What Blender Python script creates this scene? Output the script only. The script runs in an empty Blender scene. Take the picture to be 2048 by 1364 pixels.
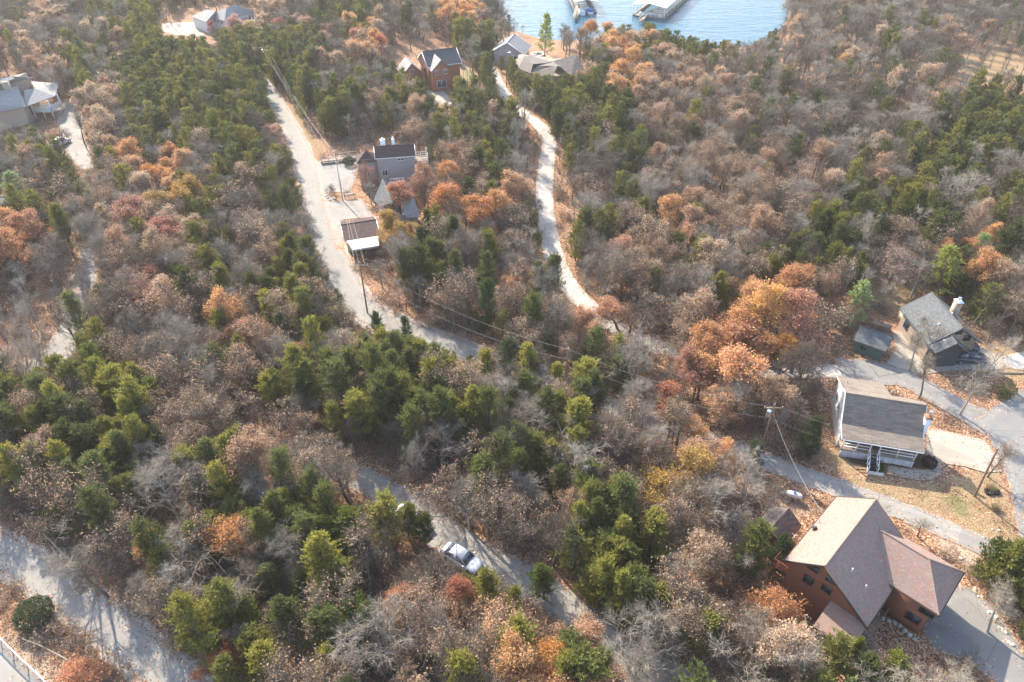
import bpy, bmesh, math, random
import numpy as np
from mathutils import Vector, Matrix
from mathutils.geometry import tessellate_polygon

# ------------------------------------------------------------ camera, light, exposure
PITCH = math.radians(39.0); FOC = 1450.0; CZ = 64.0          # focal length in photo pixels (photo 2048 x 1364)
scene = bpy.context.scene
COL = scene.collection
cam_d = bpy.data.cameras.new('camera'); cam = bpy.data.objects.new('camera', cam_d); COL.objects.link(cam)
cam.location = (0, 0, CZ); cam.rotation_euler = (math.pi/2 - PITCH, 0, 0)
cam_d.sensor_width = 36; cam_d.lens = 36*FOC/2048; cam_d.clip_end = 4000; cam_d.clip_start = 1
scene.camera = cam
SUN_AZ = math.atan2(-0.54, 0.84); SUN_EL = math.radians(35)
world = bpy.data.worlds.new('World'); scene.world = world; world.use_nodes = True
wn = world.node_tree; wn.nodes.clear()
sky = wn.nodes.new('ShaderNodeTexSky'); sky.sky_type = 'NISHITA'; sky.sun_disc = False
sky.sun_elevation = SUN_EL; sky.sun_rotation = SUN_AZ; sky.air_density = 1.0; sky.dust_density = 1.5
bgn = wn.nodes.new('ShaderNodeBackground'); bgn.inputs['Strength'].default_value = 0.15
wo = wn.nodes.new('ShaderNodeOutputWorld')
wn.links.new(sky.outputs[0], bgn.inputs['Color']); wn.links.new(bgn.outputs[0], wo.inputs['Surface'])
sun_d = bpy.data.lights.new('sun', 'SUN'); sun_d.energy = 3.5; sun_d.angle = math.radians(0.53); sun_d.color = (1.0, 0.89, 0.74)
sun = bpy.data.objects.new('sun', sun_d); COL.objects.link(sun); sun.location = (-100, 150, 200)
sdir = Vector((math.sin(SUN_AZ)*math.cos(SUN_EL), math.cos(SUN_AZ)*math.cos(SUN_EL), math.sin(SUN_EL)))
sun.rotation_euler = sdir.to_track_quat('Z', 'Y').to_euler()
scene.view_settings.view_transform = 'Standard'; scene.view_settings.look = 'None'
scene.view_settings.exposure = 1.7; scene.view_settings.gamma = 1.0
scene.render.engine = 'CYCLES'
cy = scene.cycles
cy.max_bounces = 5; cy.diffuse_bounces = 3; cy.glossy_bounces = 2; cy.transmission_bounces = 4; cy.transparent_max_bounces = 6; cy.volume_bounces = 0
cy.caustics_reflective = False; cy.caustics_refractive = False

# ------------------------------------------------------------ terrain and photo-to-ground
C_, S_ = math.cos(PITCH), math.sin(PITCH)
def ray(px, py):
    a = (px-1024)/FOC; b = (682-py)/FOC
    return (a, C_ + b*S_, -S_ + b*C_)
def at(px, py, z=0.0):
    d = ray(px, py); t = (z-CZ)/d[2]
    return (d[0]*t, d[1]*t)
WATER_Z = -2.6
LAKE_PX = [(1000,-150),(1000,0),(1012,25),(1035,60),(1090,76),(1200,80),(1300,88),(1400,96),(1470,94),(1530,82),(1562,55),(1576,15),(1584,-30),(1600,-90),(1640,-150)]
LAKE = [at(a, b, WATER_Z) for a, b in LAKE_PX]
def poly_dist(poly, X, Y):
    """signed distance, negative inside"""
    X = np.asarray(X, float); Y = np.asarray(Y, float)
    d2 = np.full(X.shape, 1e18); ins = np.zeros(X.shape, bool)
    n = len(poly)
    for i in range(n):
        ax, ay = poly[i]; bx, by = poly[(i+1) % n]
        ex, ey = bx-ax, by-ay; L = ex*ex+ey*ey + 1e-12
        t = np.clip(((X-ax)*ex+(Y-ay)*ey)/L, 0, 1)
        d2 = np.minimum(d2, (X-ax-t*ex)**2+(Y-ay-t*ey)**2)
        c = ((ay > Y) != (by > Y)) & (X < (bx-ax)*(Y-ay)/(by-ay+1e-12)+ax)
        ins ^= c
    d = np.sqrt(d2)
    return np.where(ins, -d, d)
def hgt(X, Y):
    X = np.asarray(X, float); Y = np.asarray(Y, float)
    h = 0.55*np.sin(X*.041+1.3)*np.cos(Y*.036+.4) + 0.22*np.sin(X*.093+Y*.058)
    d = poly_dist(LAKE, X, Y)
    t = np.clip((22-d)/26, 0, 1); t = t*t*(3-2*t)
    low = np.where(d < 0, np.maximum(WATER_Z-.3+d*.15, WATER_Z-3), WATER_Z-.3)
    return h*(1-t) + low*t
def h1(x, y): return float(hgt(np.array([x]), np.array([y]))[0])
def G(px, py, dz=0.0):
    z = dz
    for _ in range(6):
        x, y = at(px, py, z); z = h1(x, y)+dz
    return (x, y)
def proj(X, Y, Z):
    X = np.asarray(X, float); Y = np.asarray(Y, float); Z = np.asarray(Z, float)-CZ
    dep = Y*C_-Z*S_; up = Y*S_+Z*C_
    dep = np.where(dep < 1, 1, dep)
    return 1024+FOC*X/dep, 682-FOC*up/dep
rng = np.random.default_rng(7)
random.seed(7)

# ------------------------------------------------------------ mesh helpers
class Buf:
    def __init__(s): s.v = []; s.f = []; s.m = []; s.n = 0; s.uv = []
    def add(s, v, f, m=0):
        v = np.asarray(v, float).reshape(-1, 3); f = np.asarray(f, int)
        s.v.append(v); s.f.append(f+s.n); s.m.append(np.full(len(f), m)); s.n += len(v)
        return s
    def mesh(s, name, mats, smooth=False):
        me = bpy.data.meshes.new(name)
        V = np.concatenate(s.v); me.vertices.add(len(V)); me.vertices.foreach_set('co', V.ravel())
        tot = np.concatenate([np.full(len(f), f.shape[1]) for f in s.f])
        idx = np.concatenate([f.ravel() for f in s.f])
        me.loops.add(len(idx)); me.loops.foreach_set('vertex_index', idx)
        me.polygons.add(len(tot)); st = np.concatenate([[0], np.cumsum(tot)[:-1]])
        me.polygons.foreach_set('loop_start', st)
        try: me.polygons.foreach_set('loop_total', tot)
        except Exception: pass
        for m in mats: me.materials.append(m)
        me.polygons.foreach_set('material_index', np.concatenate(s.m).astype(int))
        if smooth: me.polygons.foreach_set('use_smooth', np.ones(len(tot), bool))
        me.update(calc_edges=True)
        return me
def link(name, me, parent=None, loc=None):
    o = bpy.data.objects.new(name, me); COL.objects.link(o)
    if parent is not None: o.parent = parent
    if loc is not None: o.location = loc
    return o
def tag(o, label=None, cat=None, group=None, kind=None):
    if label: o['label'] = label
    if cat: o['category'] = cat
    if group: o['group'] = group
    if kind: o['kind'] = kind
    return o
def thing(name, label, cat, loc, rz=0.0, group=None):
    o = link(name, None); o.location = loc; o.rotation_euler = (0, 0, rz)
    return tag(o, label, cat, group)
BOXF = np.array([[0,3,2,1],[4,5,6,7],[0,1,5,4],[1,2,6,5],[2,3,7,6],[3,0,4,7]])
def boxv(x0, x1, y0, y1, z0, z1):
    return np.array([(x0,y0,z0),(x1,y0,z0),(x1,y1,z0),(x0,y1,z0),(x0,y0,z1),(x1,y0,z1),(x1,y1,z1),(x0,y1,z1)], float)
def uvbox(me, s=1.0):
    """planar UVs in metres: u along the level direction of each face, v up its slope"""
    uv = me.uv_layers.new(name='UVMap')
    for p in me.polygons:
        n = p.normal
        u = Vector((0,0,1)).cross(n)
        if u.length < 1e-4: u = Vector((1,0,0))
        u.normalize(); v = n.cross(u)
        for li in p.loop_indices:
            c = me.vertices[me.loops[li].vertex_index].co
            uv.data[li].uv = (c.dot(u)*s, c.dot(v)*s)
def part(name, parent, v, f, mat, label=None, bevel=0, uv=True):
    b = Buf(); b.add(v, f); me = b.mesh(name, [mat])
    if uv: uvbox(me)
    o = link(name, me, parent)
    if label: o['label'] = label
    return o
def box(name, parent, x0, x1, y0, y1, z0, z1, mat, label=None):
    return part(name, parent, boxv(x0,x1,y0,y1,z0,z1), BOXF, mat, label)
def bar(p, q, r, sides=6):
    p = Vector(p); q = Vector(q); d = (q-p).normalized()
    a = d.orthogonal().normalized(); b = d.cross(a)
    v = []
    for c in (p, q):
        for i in range(sides):
            t = 2*math.pi*i/sides; v.append(c+a*(math.cos(t)*r)+b*(math.sin(t)*r))
    f = [[i, (i+1) % sides, sides+(i+1) % sides, sides+i] for i in range(sides)]
    return np.array([list(x) for x in v]), np.array(f)
def cyl(name, parent, p, q, r, mat, sides=10, r2=None, label=None):
    p = Vector(p); q = Vector(q); d = (q-p).normalized(); a = d.orthogonal().normalized(); b = d.cross(a)
    r2 = r if r2 is None else r2; bm = bmesh.new(); R = []
    for c, rr in ((p, r), (q, r2)):
        R.append([bm.verts.new(c+a*(math.cos(2*math.pi*i/sides)*rr)+b*(math.sin(2*math.pi*i/sides)*rr)) for i in range(sides)])
    for i in range(sides): bm.faces.new((R[0][i], R[0][(i+1) % sides], R[1][(i+1) % sides], R[1][i]))
    bm.faces.new(R[0][::-1]); bm.faces.new(R[1])
    me = bpy.data.meshes.new(name); bm.to_mesh(me); bm.free(); me.materials.append(mat); uvbox(me)
    o = link(name, me, parent)
    if label: o['label'] = label
    return o

# ------------------------------------------------------------ materials
def newmat(name):
    m = bpy.data.materials.new(name); m.use_nodes = True; nt = m.node_tree; nt.nodes.clear()
    return m, nt, nt.nodes, nt.links
def N(nt, t, **k):
    n = nt.nodes.new(t)
    for a, b in k.items():
        if a == 'i':
            for q, w in b.items(): n.inputs[q].default_value = w
        else: setattr(n, a, b)
    return n
def ramp(nt, stops):
    r = nt.nodes.new('ShaderNodeValToRGB'); e = r.color_ramp.elements
    while len(e) < len(stops): e.new(0.5)
    for q, (p, c) in zip(e, stops): q.position = p; q.color = (*c, 1)
    return r
def mix(nt, fac, a, b, mode='MIX'):
    m = nt.nodes.new('ShaderNodeMix'); m.data_type = 'RGBA'; m.blend_type = mode
    def s(sock, v):
        if isinstance(v, bpy.types.NodeSocket): nt.links.new(v, sock)
        elif isinstance(v, (int, float)): sock.default_value = v
        else: sock.default_value = (*v, 1)
    s(m.inputs[0], fac); s(m.inputs[6], a); s(m.inputs[7], b)
    return m.outputs[2]
def math_(nt, op, a, b=0.0, clamp=False):
    m = nt.nodes.new('ShaderNodeMath'); m.operation = op; m.use_clamp = clamp
    for i, v in enumerate((a, b)):
        if isinstance(v, bpy.types.NodeSocket): nt.links.new(v, m.inputs[i])
        else: m.inputs[i].default_value = v
    return m.outputs[0]
def noise(nt, vec, scale, detail=3, rough=.6, out=0):
    n = N(nt, 'ShaderNodeTexNoise', i={'Scale': scale, 'Detail': detail, 'Roughness': rough})
    if vec is not None: nt.links.new(vec, n.inputs['Vector'])
    return n.outputs[out]
def finish(nt, col, rough=.8, bump=None, bstr=.4, bdist=.02, metal=0, spec=.3):
    p = N(nt, 'ShaderNodeBsdfPrincipled'); o = N(nt, 'ShaderNodeOutputMaterial')
    if isinstance(col, bpy.types.NodeSocket): nt.links.new(col, p.inputs['Base Color'])
    else: p.inputs['Base Color'].default_value = (*col, 1)
    if isinstance(rough, bpy.types.NodeSocket): nt.links.new(rough, p.inputs['Roughness'])
    else: p.inputs['Roughness'].default_value = rough
    p.inputs['Metallic'].default_value = metal; p.inputs['Specular IOR Level'].default_value = spec
    if bump is not None:
        b = N(nt, 'ShaderNodeBump', i={'Strength': bstr, 'Distance': bdist}); nt.links.new(bump, b.inputs['Height']); nt.links.new(b.outputs[0], p.inputs['Normal'])
    nt.links.new(p.outputs[0], o.inputs['Surface'])
    return p
def plain(name, col, rough=.7, var=.15, scale=1.5, metal=0, spec=.3):
    m, nt, n, l = newmat(name)
    tc = N(nt, 'ShaderNodeTexCoord')
    a = noise(nt, tc.outputs['Object'], scale, 4)
    c = mix(nt, a, [x*(1-var*1.6) for x in col], [min(1, x*(1+var*1.6)) for x in col])
    b = noise(nt, tc.outputs['Object'], scale*14, 2)
    finish(nt, c, rough, b, .25, .01, metal, spec)
    return m
def shingles(name, cols, w=.33, h=.14, mortar=(.02,.018,.016), patch=.5):
    m, nt, n, l = newmat(name)
    uv = N(nt, 'ShaderNodeUVMap'); mp = uv.outputs[0]
    br = N(nt, 'ShaderNodeTexBrick', i={'Scale': 1.0, 'Mortar Size': .008, 'Brick Width': w, 'Row Height': h, 'Bias': 0.0, 'Mortar Smooth': .3})
    br.inputs['Color1'].default_value = (0,0,0,1); br.inputs['Color2'].default_value = (1,1,1,1); br.inputs['Mortar'].default_value = (.5,.5,.5,1)
    l.new(mp, br.inputs['Vector'])
    big = noise(nt, mp, 1.4, 3)
    f = mix(nt, patch, br.outputs['Color'], big)
    nn = noise(nt, mp, 5.0, 2); f = mix(nt, .35, f, nn)
    r = ramp(nt, [(0.25+.5*i/(len(cols)-1), c) for i, c in enumerate(cols)]); l.new(f, r.inputs[0])
    stain = noise(nt, mp, .35, 4); c = mix(nt, math_(nt, 'MULTIPLY', stain, .35), r.outputs[0], [sum(q[i] for q in cols)/len(cols)*.6 for i in range(3)])
    c = mix(nt, math_(nt, 'MULTIPLY', br.outputs['Fac'], .7), c, mortar)
    inv = math_(nt, 'SUBTRACT', 1.0, br.outputs['Fac'])
    finish(nt, c, .85, inv, .5, .012, 0, .25)
    return m
def bricks(name, c1, c2, mortar, w=.22, h=.075):
    m, nt, n, l = newmat(name)
    uv = N(nt, 'ShaderNodeUVMap')
    br = N(nt, 'ShaderNodeTexBrick', i={'Scale': 1.0, 'Mortar Size': .006, 'Brick Width': w, 'Row Height': h})
    br.inputs['Color1'].default_value = (*c1,1); br.inputs['Color2'].default_value = (*c2,1); br.inputs['Mortar'].default_value = (*mortar,1)
    l.new(uv.outputs[0], br.inputs['Vector'])
    s = noise(nt, uv.outputs[0], .8, 4)
    c = mix(nt, math_(nt, 'MULTIPLY', s, .4), br.outputs['Color'], [x*.7 for x in c1])
    finish(nt, c, .85, math_(nt, 'SUBTRACT', 1.0, br.outputs['Fac']), .5, .01)
    return m
def lap(name, col, step=.18, var=.08):
    """lap siding: level boards with fine relief"""
    m, nt, n, l = newmat(name)
    uv = N(nt, 'ShaderNodeUVMap'); sp = N(nt, 'ShaderNodeSeparateXYZ'); l.new(uv.outputs[0], sp.inputs[0])
    fr = math_(nt, 'FRACT', math_(nt, 'DIVIDE', sp.outputs[1], step))
    d = noise(nt, uv.outputs[0], .9, 5)
    c = mix(nt, d, [x*(1-2*var) for x in col], [min(1, x*(1+var)) for x in col])
    finish(nt, c, .6, fr, .5, .02)
    return m
M = {}
# leaf-litter ground with tan lawn / green grass / bare soil masks
def ground_mat():
    m, nt, n, l = newmat('leaf_litter_ground')
    g = N(nt, 'ShaderNodeNewGeometry'); P = g.outputs['Position']
    vo = N(nt, 'ShaderNodeTexVoronoi', i={'Scale': 8.0}); l.new(P, vo.inputs['Vector'])
    sep = N(nt, 'ShaderNodeSeparateColor'); l.new(vo.outputs['Color'], sep.inputs[0])
    leaf = ramp(nt, [(0, (.07,.035,.02)), (.25, (.19,.095,.05)), (.6, (.33,.18,.10)), (.85, (.46,.29,.18)), (1, (.6,.44,.32))]); l.new(sep.outputs[0], leaf.inputs[0])
    big = noise(nt, P, .22, 5, .65)
    soil = ramp(nt, [(.3, (.05,.035,.022)), (.7, (.14,.095,.06))]); l.new(noise(nt, P, 3.0, 5), soil.inputs[0])
    thin = math_(nt, 'MULTIPLY', math_(nt, 'SUBTRACT', big, .5), 2.2, True)
    c = mix(nt, thin, leaf.outputs[0], soil.outputs[0])
    # dry lawn
    at_ = N(nt, 'ShaderNodeAttribute', attribute_name='cover'); sc = N(nt, 'ShaderNodeSeparateColor'); l.new(at_.outputs['Color'], sc.inputs[0])
    n1 = noise(nt, P, 1.3, 6, .7)
    edge = math_(nt, 'MULTIPLY', math_(nt, 'SUBTRACT', n1, .5), 1.1)
    def msk(ch, k=3.0):
        return math_(nt, 'MULTIPLY', math_(nt, 'ADD', math_(nt, 'SUBTRACT', sc.outputs[ch], .5), edge), k, True) if False else math_(nt, 'ADD', math_(nt, 'MULTIPLY', math_(nt, 'ADD', math_(nt, 'SUBTRACT', sc.outputs[ch], .5), edge), k), .5, True)
    dry = ramp(nt, [(.2, (.16,.11,.05)), (.5, (.28,.20,.11)), (.8, (.40,.31,.19))]); l.new(noise(nt, P, 7.0, 4, .7), dry.inputs[0])
    grn = ramp(nt, [(.2, (.09,.095,.03)), (.8, (.19,.19,.075))]); l.new(noise(nt, P, 9.0, 3, .7), grn.inputs[0])
    bare = ramp(nt, [(.2, (.26,.20,.145)), (.8, (.46,.38,.29))]); l.new(noise(nt, P, 4.0, 5, .7), bare.inputs[0])
    few = math_(nt, 'GREATER_THAN', sep.outputs[1], .80)
    c = mix(nt, msk(0), c, mix(nt, few, dry.outputs[0], leaf.outputs[0]))
    c = mix(nt, math_(nt, 'MULTIPLY', msk(1), .8), c, grn.outputs[0])
    c = mix(nt, msk(2), c, mix(nt, math_(nt, 'MULTIPLY', few, .8), bare.outputs[0], leaf.outputs[0]))
    hgt_ = mix(nt, .5, vo.outputs['Distance'], noise(nt, P, 2.2, 4))
    finish(nt, c, .9, hgt_, .8, .12, 0, .15)
    return m
def paving(name, lo, hi, kind='asphalt', edge_leaf=True):
    m, nt, n, l = newmat(name)
    g = N(nt, 'ShaderNodeNewGeometry'); P = g.outputs['Position']
    big = noise(nt, P, .35, 5, .6); fine = noise(nt, P, 9.0, 3, .75)
    c = mix(nt, mix(nt, .35, big, fine), lo, hi)
    bump = fine
    if kind == 'gravel':
        vo = N(nt, 'ShaderNodeTexVoronoi', i={'Scale': 9.0}); l.new(P, vo.inputs['Vector'])
        s = N(nt, 'ShaderNodeSeparateColor'); l.new(vo.outputs['Color'], s.inputs[0])
        c = mix(nt, .45, c, mix(nt, s.outputs[0], [x*.45 for x in lo], [min(1, x*1.35) for x in hi])); bump = vo.outputs['Distance']
    # cracks and stains
    st = noise(nt, P, .9, 6, .75); c = mix(nt, math_(nt, 'MULTIPLY', math_(nt, 'SUBTRACT', st, .55), 2.5, True), c, [x*.72 for x in lo])
    if kind == 'asphalt':
        vc = N(nt, 'ShaderNodeTexVoronoi', feature='DISTANCE_TO_EDGE', i={'Scale': .16})
        wv = mix(nt, .12, P, noise(nt, P, .9, 4, .6, 1)); l.new(wv, vc.inputs['Vector'])
        ck = math_(nt, 'LESS_THAN', vc.outputs['Distance'], .0035); c = mix(nt, math_(nt, 'MULTIPLY', ck, .55), c, [x*.45 for x in lo])
    uv0 = N(nt, 'ShaderNodeUVMap'); su0 = N(nt, 'ShaderNodeSeparateXYZ'); l.new(uv0.outputs[0], su0.inputs[0])
    q0 = math_(nt, 'DIVIDE', math_(nt, 'SUBTRACT', su0.outputs[0], .8), .32); trk = math_(nt, 'POWER', 2.718, math_(nt, 'MULTIPLY', math_(nt, 'MULTIPLY', q0, q0), -1.0))
    c = mix(nt, math_(nt, 'MULTIPLY', trk, math_(nt, 'MULTIPLY', noise(nt, P, .5, 3), .55)), c, [min(1, x*1.18) for x in hi])
    vp = N(nt, 'ShaderNodeTexVoronoi', i={'Scale': .13}); l.new(mix(nt, .08, P, noise(nt, P, 1.5, 3, .6, 1)), vp.inputs['Vector']); sp_ = N(nt, 'ShaderNodeSeparateColor'); l.new(vp.outputs['Color'], sp_.inputs[0])
    c = mix(nt, math_(nt, 'MULTIPLY', math_(nt, 'GREATER_THAN', sp_.outputs[0], .72), .35), c, [x*.8 for x in lo])
    # fallen leaves, thick towards the edge
    vo2 = N(nt, 'ShaderNodeTexVoronoi', i={'Scale': 7.5}); l.new(P, vo2.inputs['Vector'])
    s2 = N(nt, 'ShaderNodeSeparateColor'); l.new(vo2.outputs['Color'], s2.inputs[0])
    leaf = ramp(nt, [(0, (.12,.06,.03)), (.5, (.34,.19,.11)), (1, (.56,.4,.28))]); l.new(s2.outputs[1], leaf.inputs[0])
    uv = N(nt, 'ShaderNodeUVMap'); su = N(nt, 'ShaderNodeSeparateXYZ'); l.new(uv.outputs[0], su.inputs[0])
    e = su.outputs[0]                       # distance to the nearest edge in metres
    dens = math_(nt, 'ADD', math_(nt, 'DIVIDE', .09, math_(nt, 'ADD', e, .10)), math_(nt, 'MULTIPLY', math_(nt, 'SUBTRACT', noise(nt, P, .6, 4), .56), .4))
    isleaf = math_(nt, 'LESS_THAN', s2.outputs[0], dens)
    c = mix(nt, isleaf, c, leaf.outputs[0])
    finish(nt, c, .85, bump, .4, .03 if kind == 'gravel' else .01)
    return m
def twig_mat(name, lo, hi, transl=0):
    m, nt, n, l = newmat(name)
    g = N(nt, 'ShaderNodeNewGeometry'); oi = N(nt, 'ShaderNodeObjectInfo')
    f = mix(nt, .5, g.outputs['Random Per Island'], oi.outputs['Random'])
    c = mix(nt, f, lo, hi); finish(nt, c, .8, None, spec=.2)
    return m
def leaf_mat(name, transl, rough=.6, spec=.18, var=.55, dark=.45):
    m, nt, n, l = newmat(name)
    a = N(nt, 'ShaderNodeAttribute', attribute_name='tone', attribute_type='INSTANCER')
    g = N(nt, 'ShaderNodeNewGeometry'); oi = N(nt, 'ShaderNodeObjectInfo')
    hs = N(nt, 'ShaderNodeHueSaturation')
    l.new(a.outputs['Color'], hs.inputs['Color'])
    l.new(math_(nt, 'ADD', .5, math_(nt, 'MULTIPLY', math_(nt, 'SUBTRACT', g.outputs['Random Per Island'], .5), .05)), hs.inputs['Hue'])
    l.new(math_(nt, 'ADD', 1-var/2, math_(nt, 'MULTIPLY', g.outputs['Random Per Island'], var)), hs.inputs['Value'])
    s = math_(nt, 'ADD', .85, math_(nt, 'MULTIPLY', math_(nt, 'FRACT', math_(nt, 'MULTIPLY', g.outputs['Random Per Island'], 7.3)), .3)); l.new(s, hs.inputs['Saturation'])
    c = mix(nt, math_(nt, 'MULTIPLY', oi.outputs['Random'], .12), hs.outputs[0], (.1,.08,.05))
    p = N(nt, 'ShaderNodeBsdfPrincipled', i={'Roughness': rough, 'Specular IOR Level': spec}); l.new(c, p.inputs['Base Color'])
    t = N(nt, 'ShaderNodeBsdfTranslucent'); l.new(c, t.inputs['Color'])
    ms = N(nt, 'ShaderNodeMixShader', i={0: transl}); o = N(nt, 'ShaderNodeOutputMaterial')
    l.new(p.outputs[0], ms.inputs[1]); l.new(t.outputs[0], ms.inputs[2]); l.new(ms.outputs[0], o.inputs['Surface'])
    return m
def water_mat():
    m, nt, n, l = newmat('lake_water')
    g = N(nt, 'ShaderNodeNewGeometry'); mp = N(nt, 'ShaderNodeMapping'); mp.inputs['Scale'].default_value = (.22, 1.0, 1.0); mp.inputs['Rotation'].default_value = (0,0,.06)
    l.new(g.outputs['Position'], mp.inputs['Vector'])
    a = noise(nt, mp.outputs[0], .55, 3, .5); b = noise(nt, mp.outputs[0], 2.2, 3, .6)
    hgt_ = math_(nt, 'ADD', math_(nt, 'MULTIPLY', a, 1.6), math_(nt, 'MULTIPLY', b, .45))
    d = noise(nt, g.outputs['Position'], .02, 3)
    c = mix(nt, d, (.025,.095,.15), (.045,.135,.195))
    finish(nt, c, .2, hgt_, .7, .4, 0, .32)
    return m
M['ground'] = ground_mat()
M['asphalt'] = paving('weathered_asphalt', (.20,.19,.17), (.32,.305,.275))
M['asphalt_drive'] = paving('grey_drive_asphalt', (.155,.15,.14), (.27,.262,.245))
M['concrete'] = paving('pale_concrete', (.29,.255,.205), (.42,.38,.32), 'concrete')
M['gravel'] = paving('pale_gravel', (.32,.295,.255), (.53,.50,.45), 'gravel')
M['shoulder'] = paving('shoulder_gravel', (.30,.25,.20), (.46,.41,.34), 'gravel')
M['bark'] = twig_mat('bark', (.085,.065,.048), (.21,.17,.13))
M['bark_pale'] = twig_mat('pale_bark', (.17,.14,.11), (.42,.37,.30))
M['leaf'] = leaf_mat('dry_leaves', .45)
M['cedar'] = leaf_mat('cedar_foliage', .38, .65, .2, .9)
M['water'] = water_mat()
M['roof_red'] = shingles('red_tan_shingles', [(.21,.158,.132), (.33,.26,.222), (.34,.185,.14), (.42,.34,.288)], .30, .14)
M['roof_brown'] = shingles('brown_grey_shingles', [(.15,.12,.095), (.245,.20,.16), (.33,.275,.22)], .9, .15, patch=.6)
M['roof_grey'] = shingles('grey_shingles', [(.075,.083,.086), (.125,.137,.14), (.18,.188,.19)], .33, .15)
M['roof_dark'] = shingles('charcoal_shingles', [(.05,.052,.058), (.09,.092,.10), (.12,.12,.125)], .33, .15)
M['roof_tan'] = shingles('tan_shingles', [(.20,.17,.145), (.28,.245,.21), (.34,.30,.26)], .33, .15)
M['roof_pale'] = shingles('pale_grey_shingles', [(.26,.25,.24), (.34,.33,.315), (.42,.41,.39)], .33, .15)
M['roof_choc'] = shingles('chocolate_shingles', [(.055,.035,.032), (.10,.065,.058), (.14,.09,.08)], .33, .15)
M['roof_wood'] = shingles('weathered_shed_shingles', [(.08,.065,.055), (.16,.13,.115), (.22,.185,.165)], .5, .16)
M['brick'] = bricks('orange_brick', (.33,.115,.055), (.25,.08,.04), (.25,.2,.16))
M['brick_far'] = bricks('bright_orange_brick', (.42,.16,.075), (.34,.12,.055), (.3,.22,.17))
M['stone'] = bricks('tan_stone', (.42,.33,.25), (.30,.24,.19), (.36,.32,.27), .45, .22)
M['white'] = lap('white_siding', (.74,.73,.70)); M['cream'] = lap('cream_siding', (.70,.63,.50)); M['greywall'] = lap('grey_siding', (.36,.34,.33))
M['green'] = lap('dark_green_siding', (.10,.15,.125)); M['beige'] = lap('beige_siding', (.55,.47,.37)); M['redwood'] = lap('red_brown_board', (.26,.085,.04))
M['trim'] = plain('white_paint', (.80,.79,.76), .5, .04); M['trim_dark'] = plain('dark_brown_trim', (.07,.045,.035), .6)
M['dgrey'] = plain('dark_grey_paint', (.06,.062,.068), .6); M['wood'] = plain('weathered_wood', (.27,.21,.16), .85, .2, 3); M['deckred'] = plain('red_brown_deck', (.24,.10,.06), .8, .2, 3)
M['pole'] = plain('pole_wood', (.24,.17,.12), .85, .2, 2); M['wire'] = plain('wire', (.30,.30,.30), .5, .05, 1, .3); M['metal'] = plain('galvanised_metal', (.55,.57,.60), .35, .06, 2, .8, .5)
M['metal_roof'] = plain('pale_metal_roof', (.66,.66,.66), .45, .05, .3); M['tank'] = plain('white_tank_paint', (.72,.74,.72), .4, .06)
M['rock'] = plain('limestone', (.46,.42,.36), .9, .25, 3); M['rubber'] = plain('rubber', (.02,.02,.021), .8); M['carwhite'] = plain('white_car_paint', (.80,.81,.82), .25, .02, 1, 0, .6)
M['carblue'] = plain('dark_blue_car_paint', (.05,.07,.10), .25, .05, 1, .3, .6); M['blue'] = plain('blue_cover', (.05,.14,.45), .6); M['mulch'] = plain('mulch', (.10,.06,.04), .95, .3, 4)
M['skirt'] = plain('grey_white_panel', (.50,.50,.51), .6, .05); M['greenplastic'] = plain('green_plastic', (.06,.35,.20), .5)
def glass_mat(name, c):
    m, nt, n, l = newmat(name); g = N(nt, 'ShaderNodeNewGeometry'); f = noise(nt, g.outputs['Position'], .7, 2); finish(nt, mix(nt, f, c, [x*2.2 for x in c]), .06, None, spec=.8); return m
M['glass'] = glass_mat('window_glass', (.02,.026,.034)); M['carglass'] = glass_mat('car_glass', (.035,.05,.065))
# ------------------------------------------------------------ ground, lake, roads
def areas(px_polys): return [[G(a, b) for a, b in p] for p in px_polys]
LAWN = areas([[(1690,945),(1780,965),(1880,965),(1990,930),(2030,1045),(2035,1085),(1975,1095),(1900,1050),(1800,1010),(1700,975)],
 [(1880,110),(2100,85),(2100,170),(1920,165)], [(918,122),(962,148),(935,168),(915,152)],
 [(560,180),(605,235),(655,305),(640,316),(608,282),(572,228)], [(850,430),(990,420),(965,505),(880,505)],
 [(1740,530),(1850,570),(1800,625),(1740,605)], [(1955,690),(2100,690),(2100,770),(1960,745)], [(310,60),(370,40),(480,60),(470,80),(400,70)],
 [(1690,880),(1740,930),(1700,950),(1640,920)], [(1330,495),(1460,520),(1400,560),(1330,540)]])
GREEN = areas([[(1885,978),(1922,990),(1948,1025),(1930,1036),(1893,1008)], [(922,132),(955,150),(935,162)], [(1745,905),(1775,925),(1770,945),(1742,940)]])
BARE = areas([[(0,1250),(30,1262),(100,1318),(160,1364),(130,1400),(80,1364),(27,1303)], [(1080,105),(1110,115),(1100,135),(1060,125)], [(1480,960),(1560,975),(1640,1020),(1600,1030),(1500,990)],
 [(1870,1060),(1960,1110),(1950,1150),(1880,1100)], [(1330,500),(1420,530),(1380,555),(1330,540)], [(90,590),(165,520),(190,560),(150,650),(110,640)]])
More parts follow.
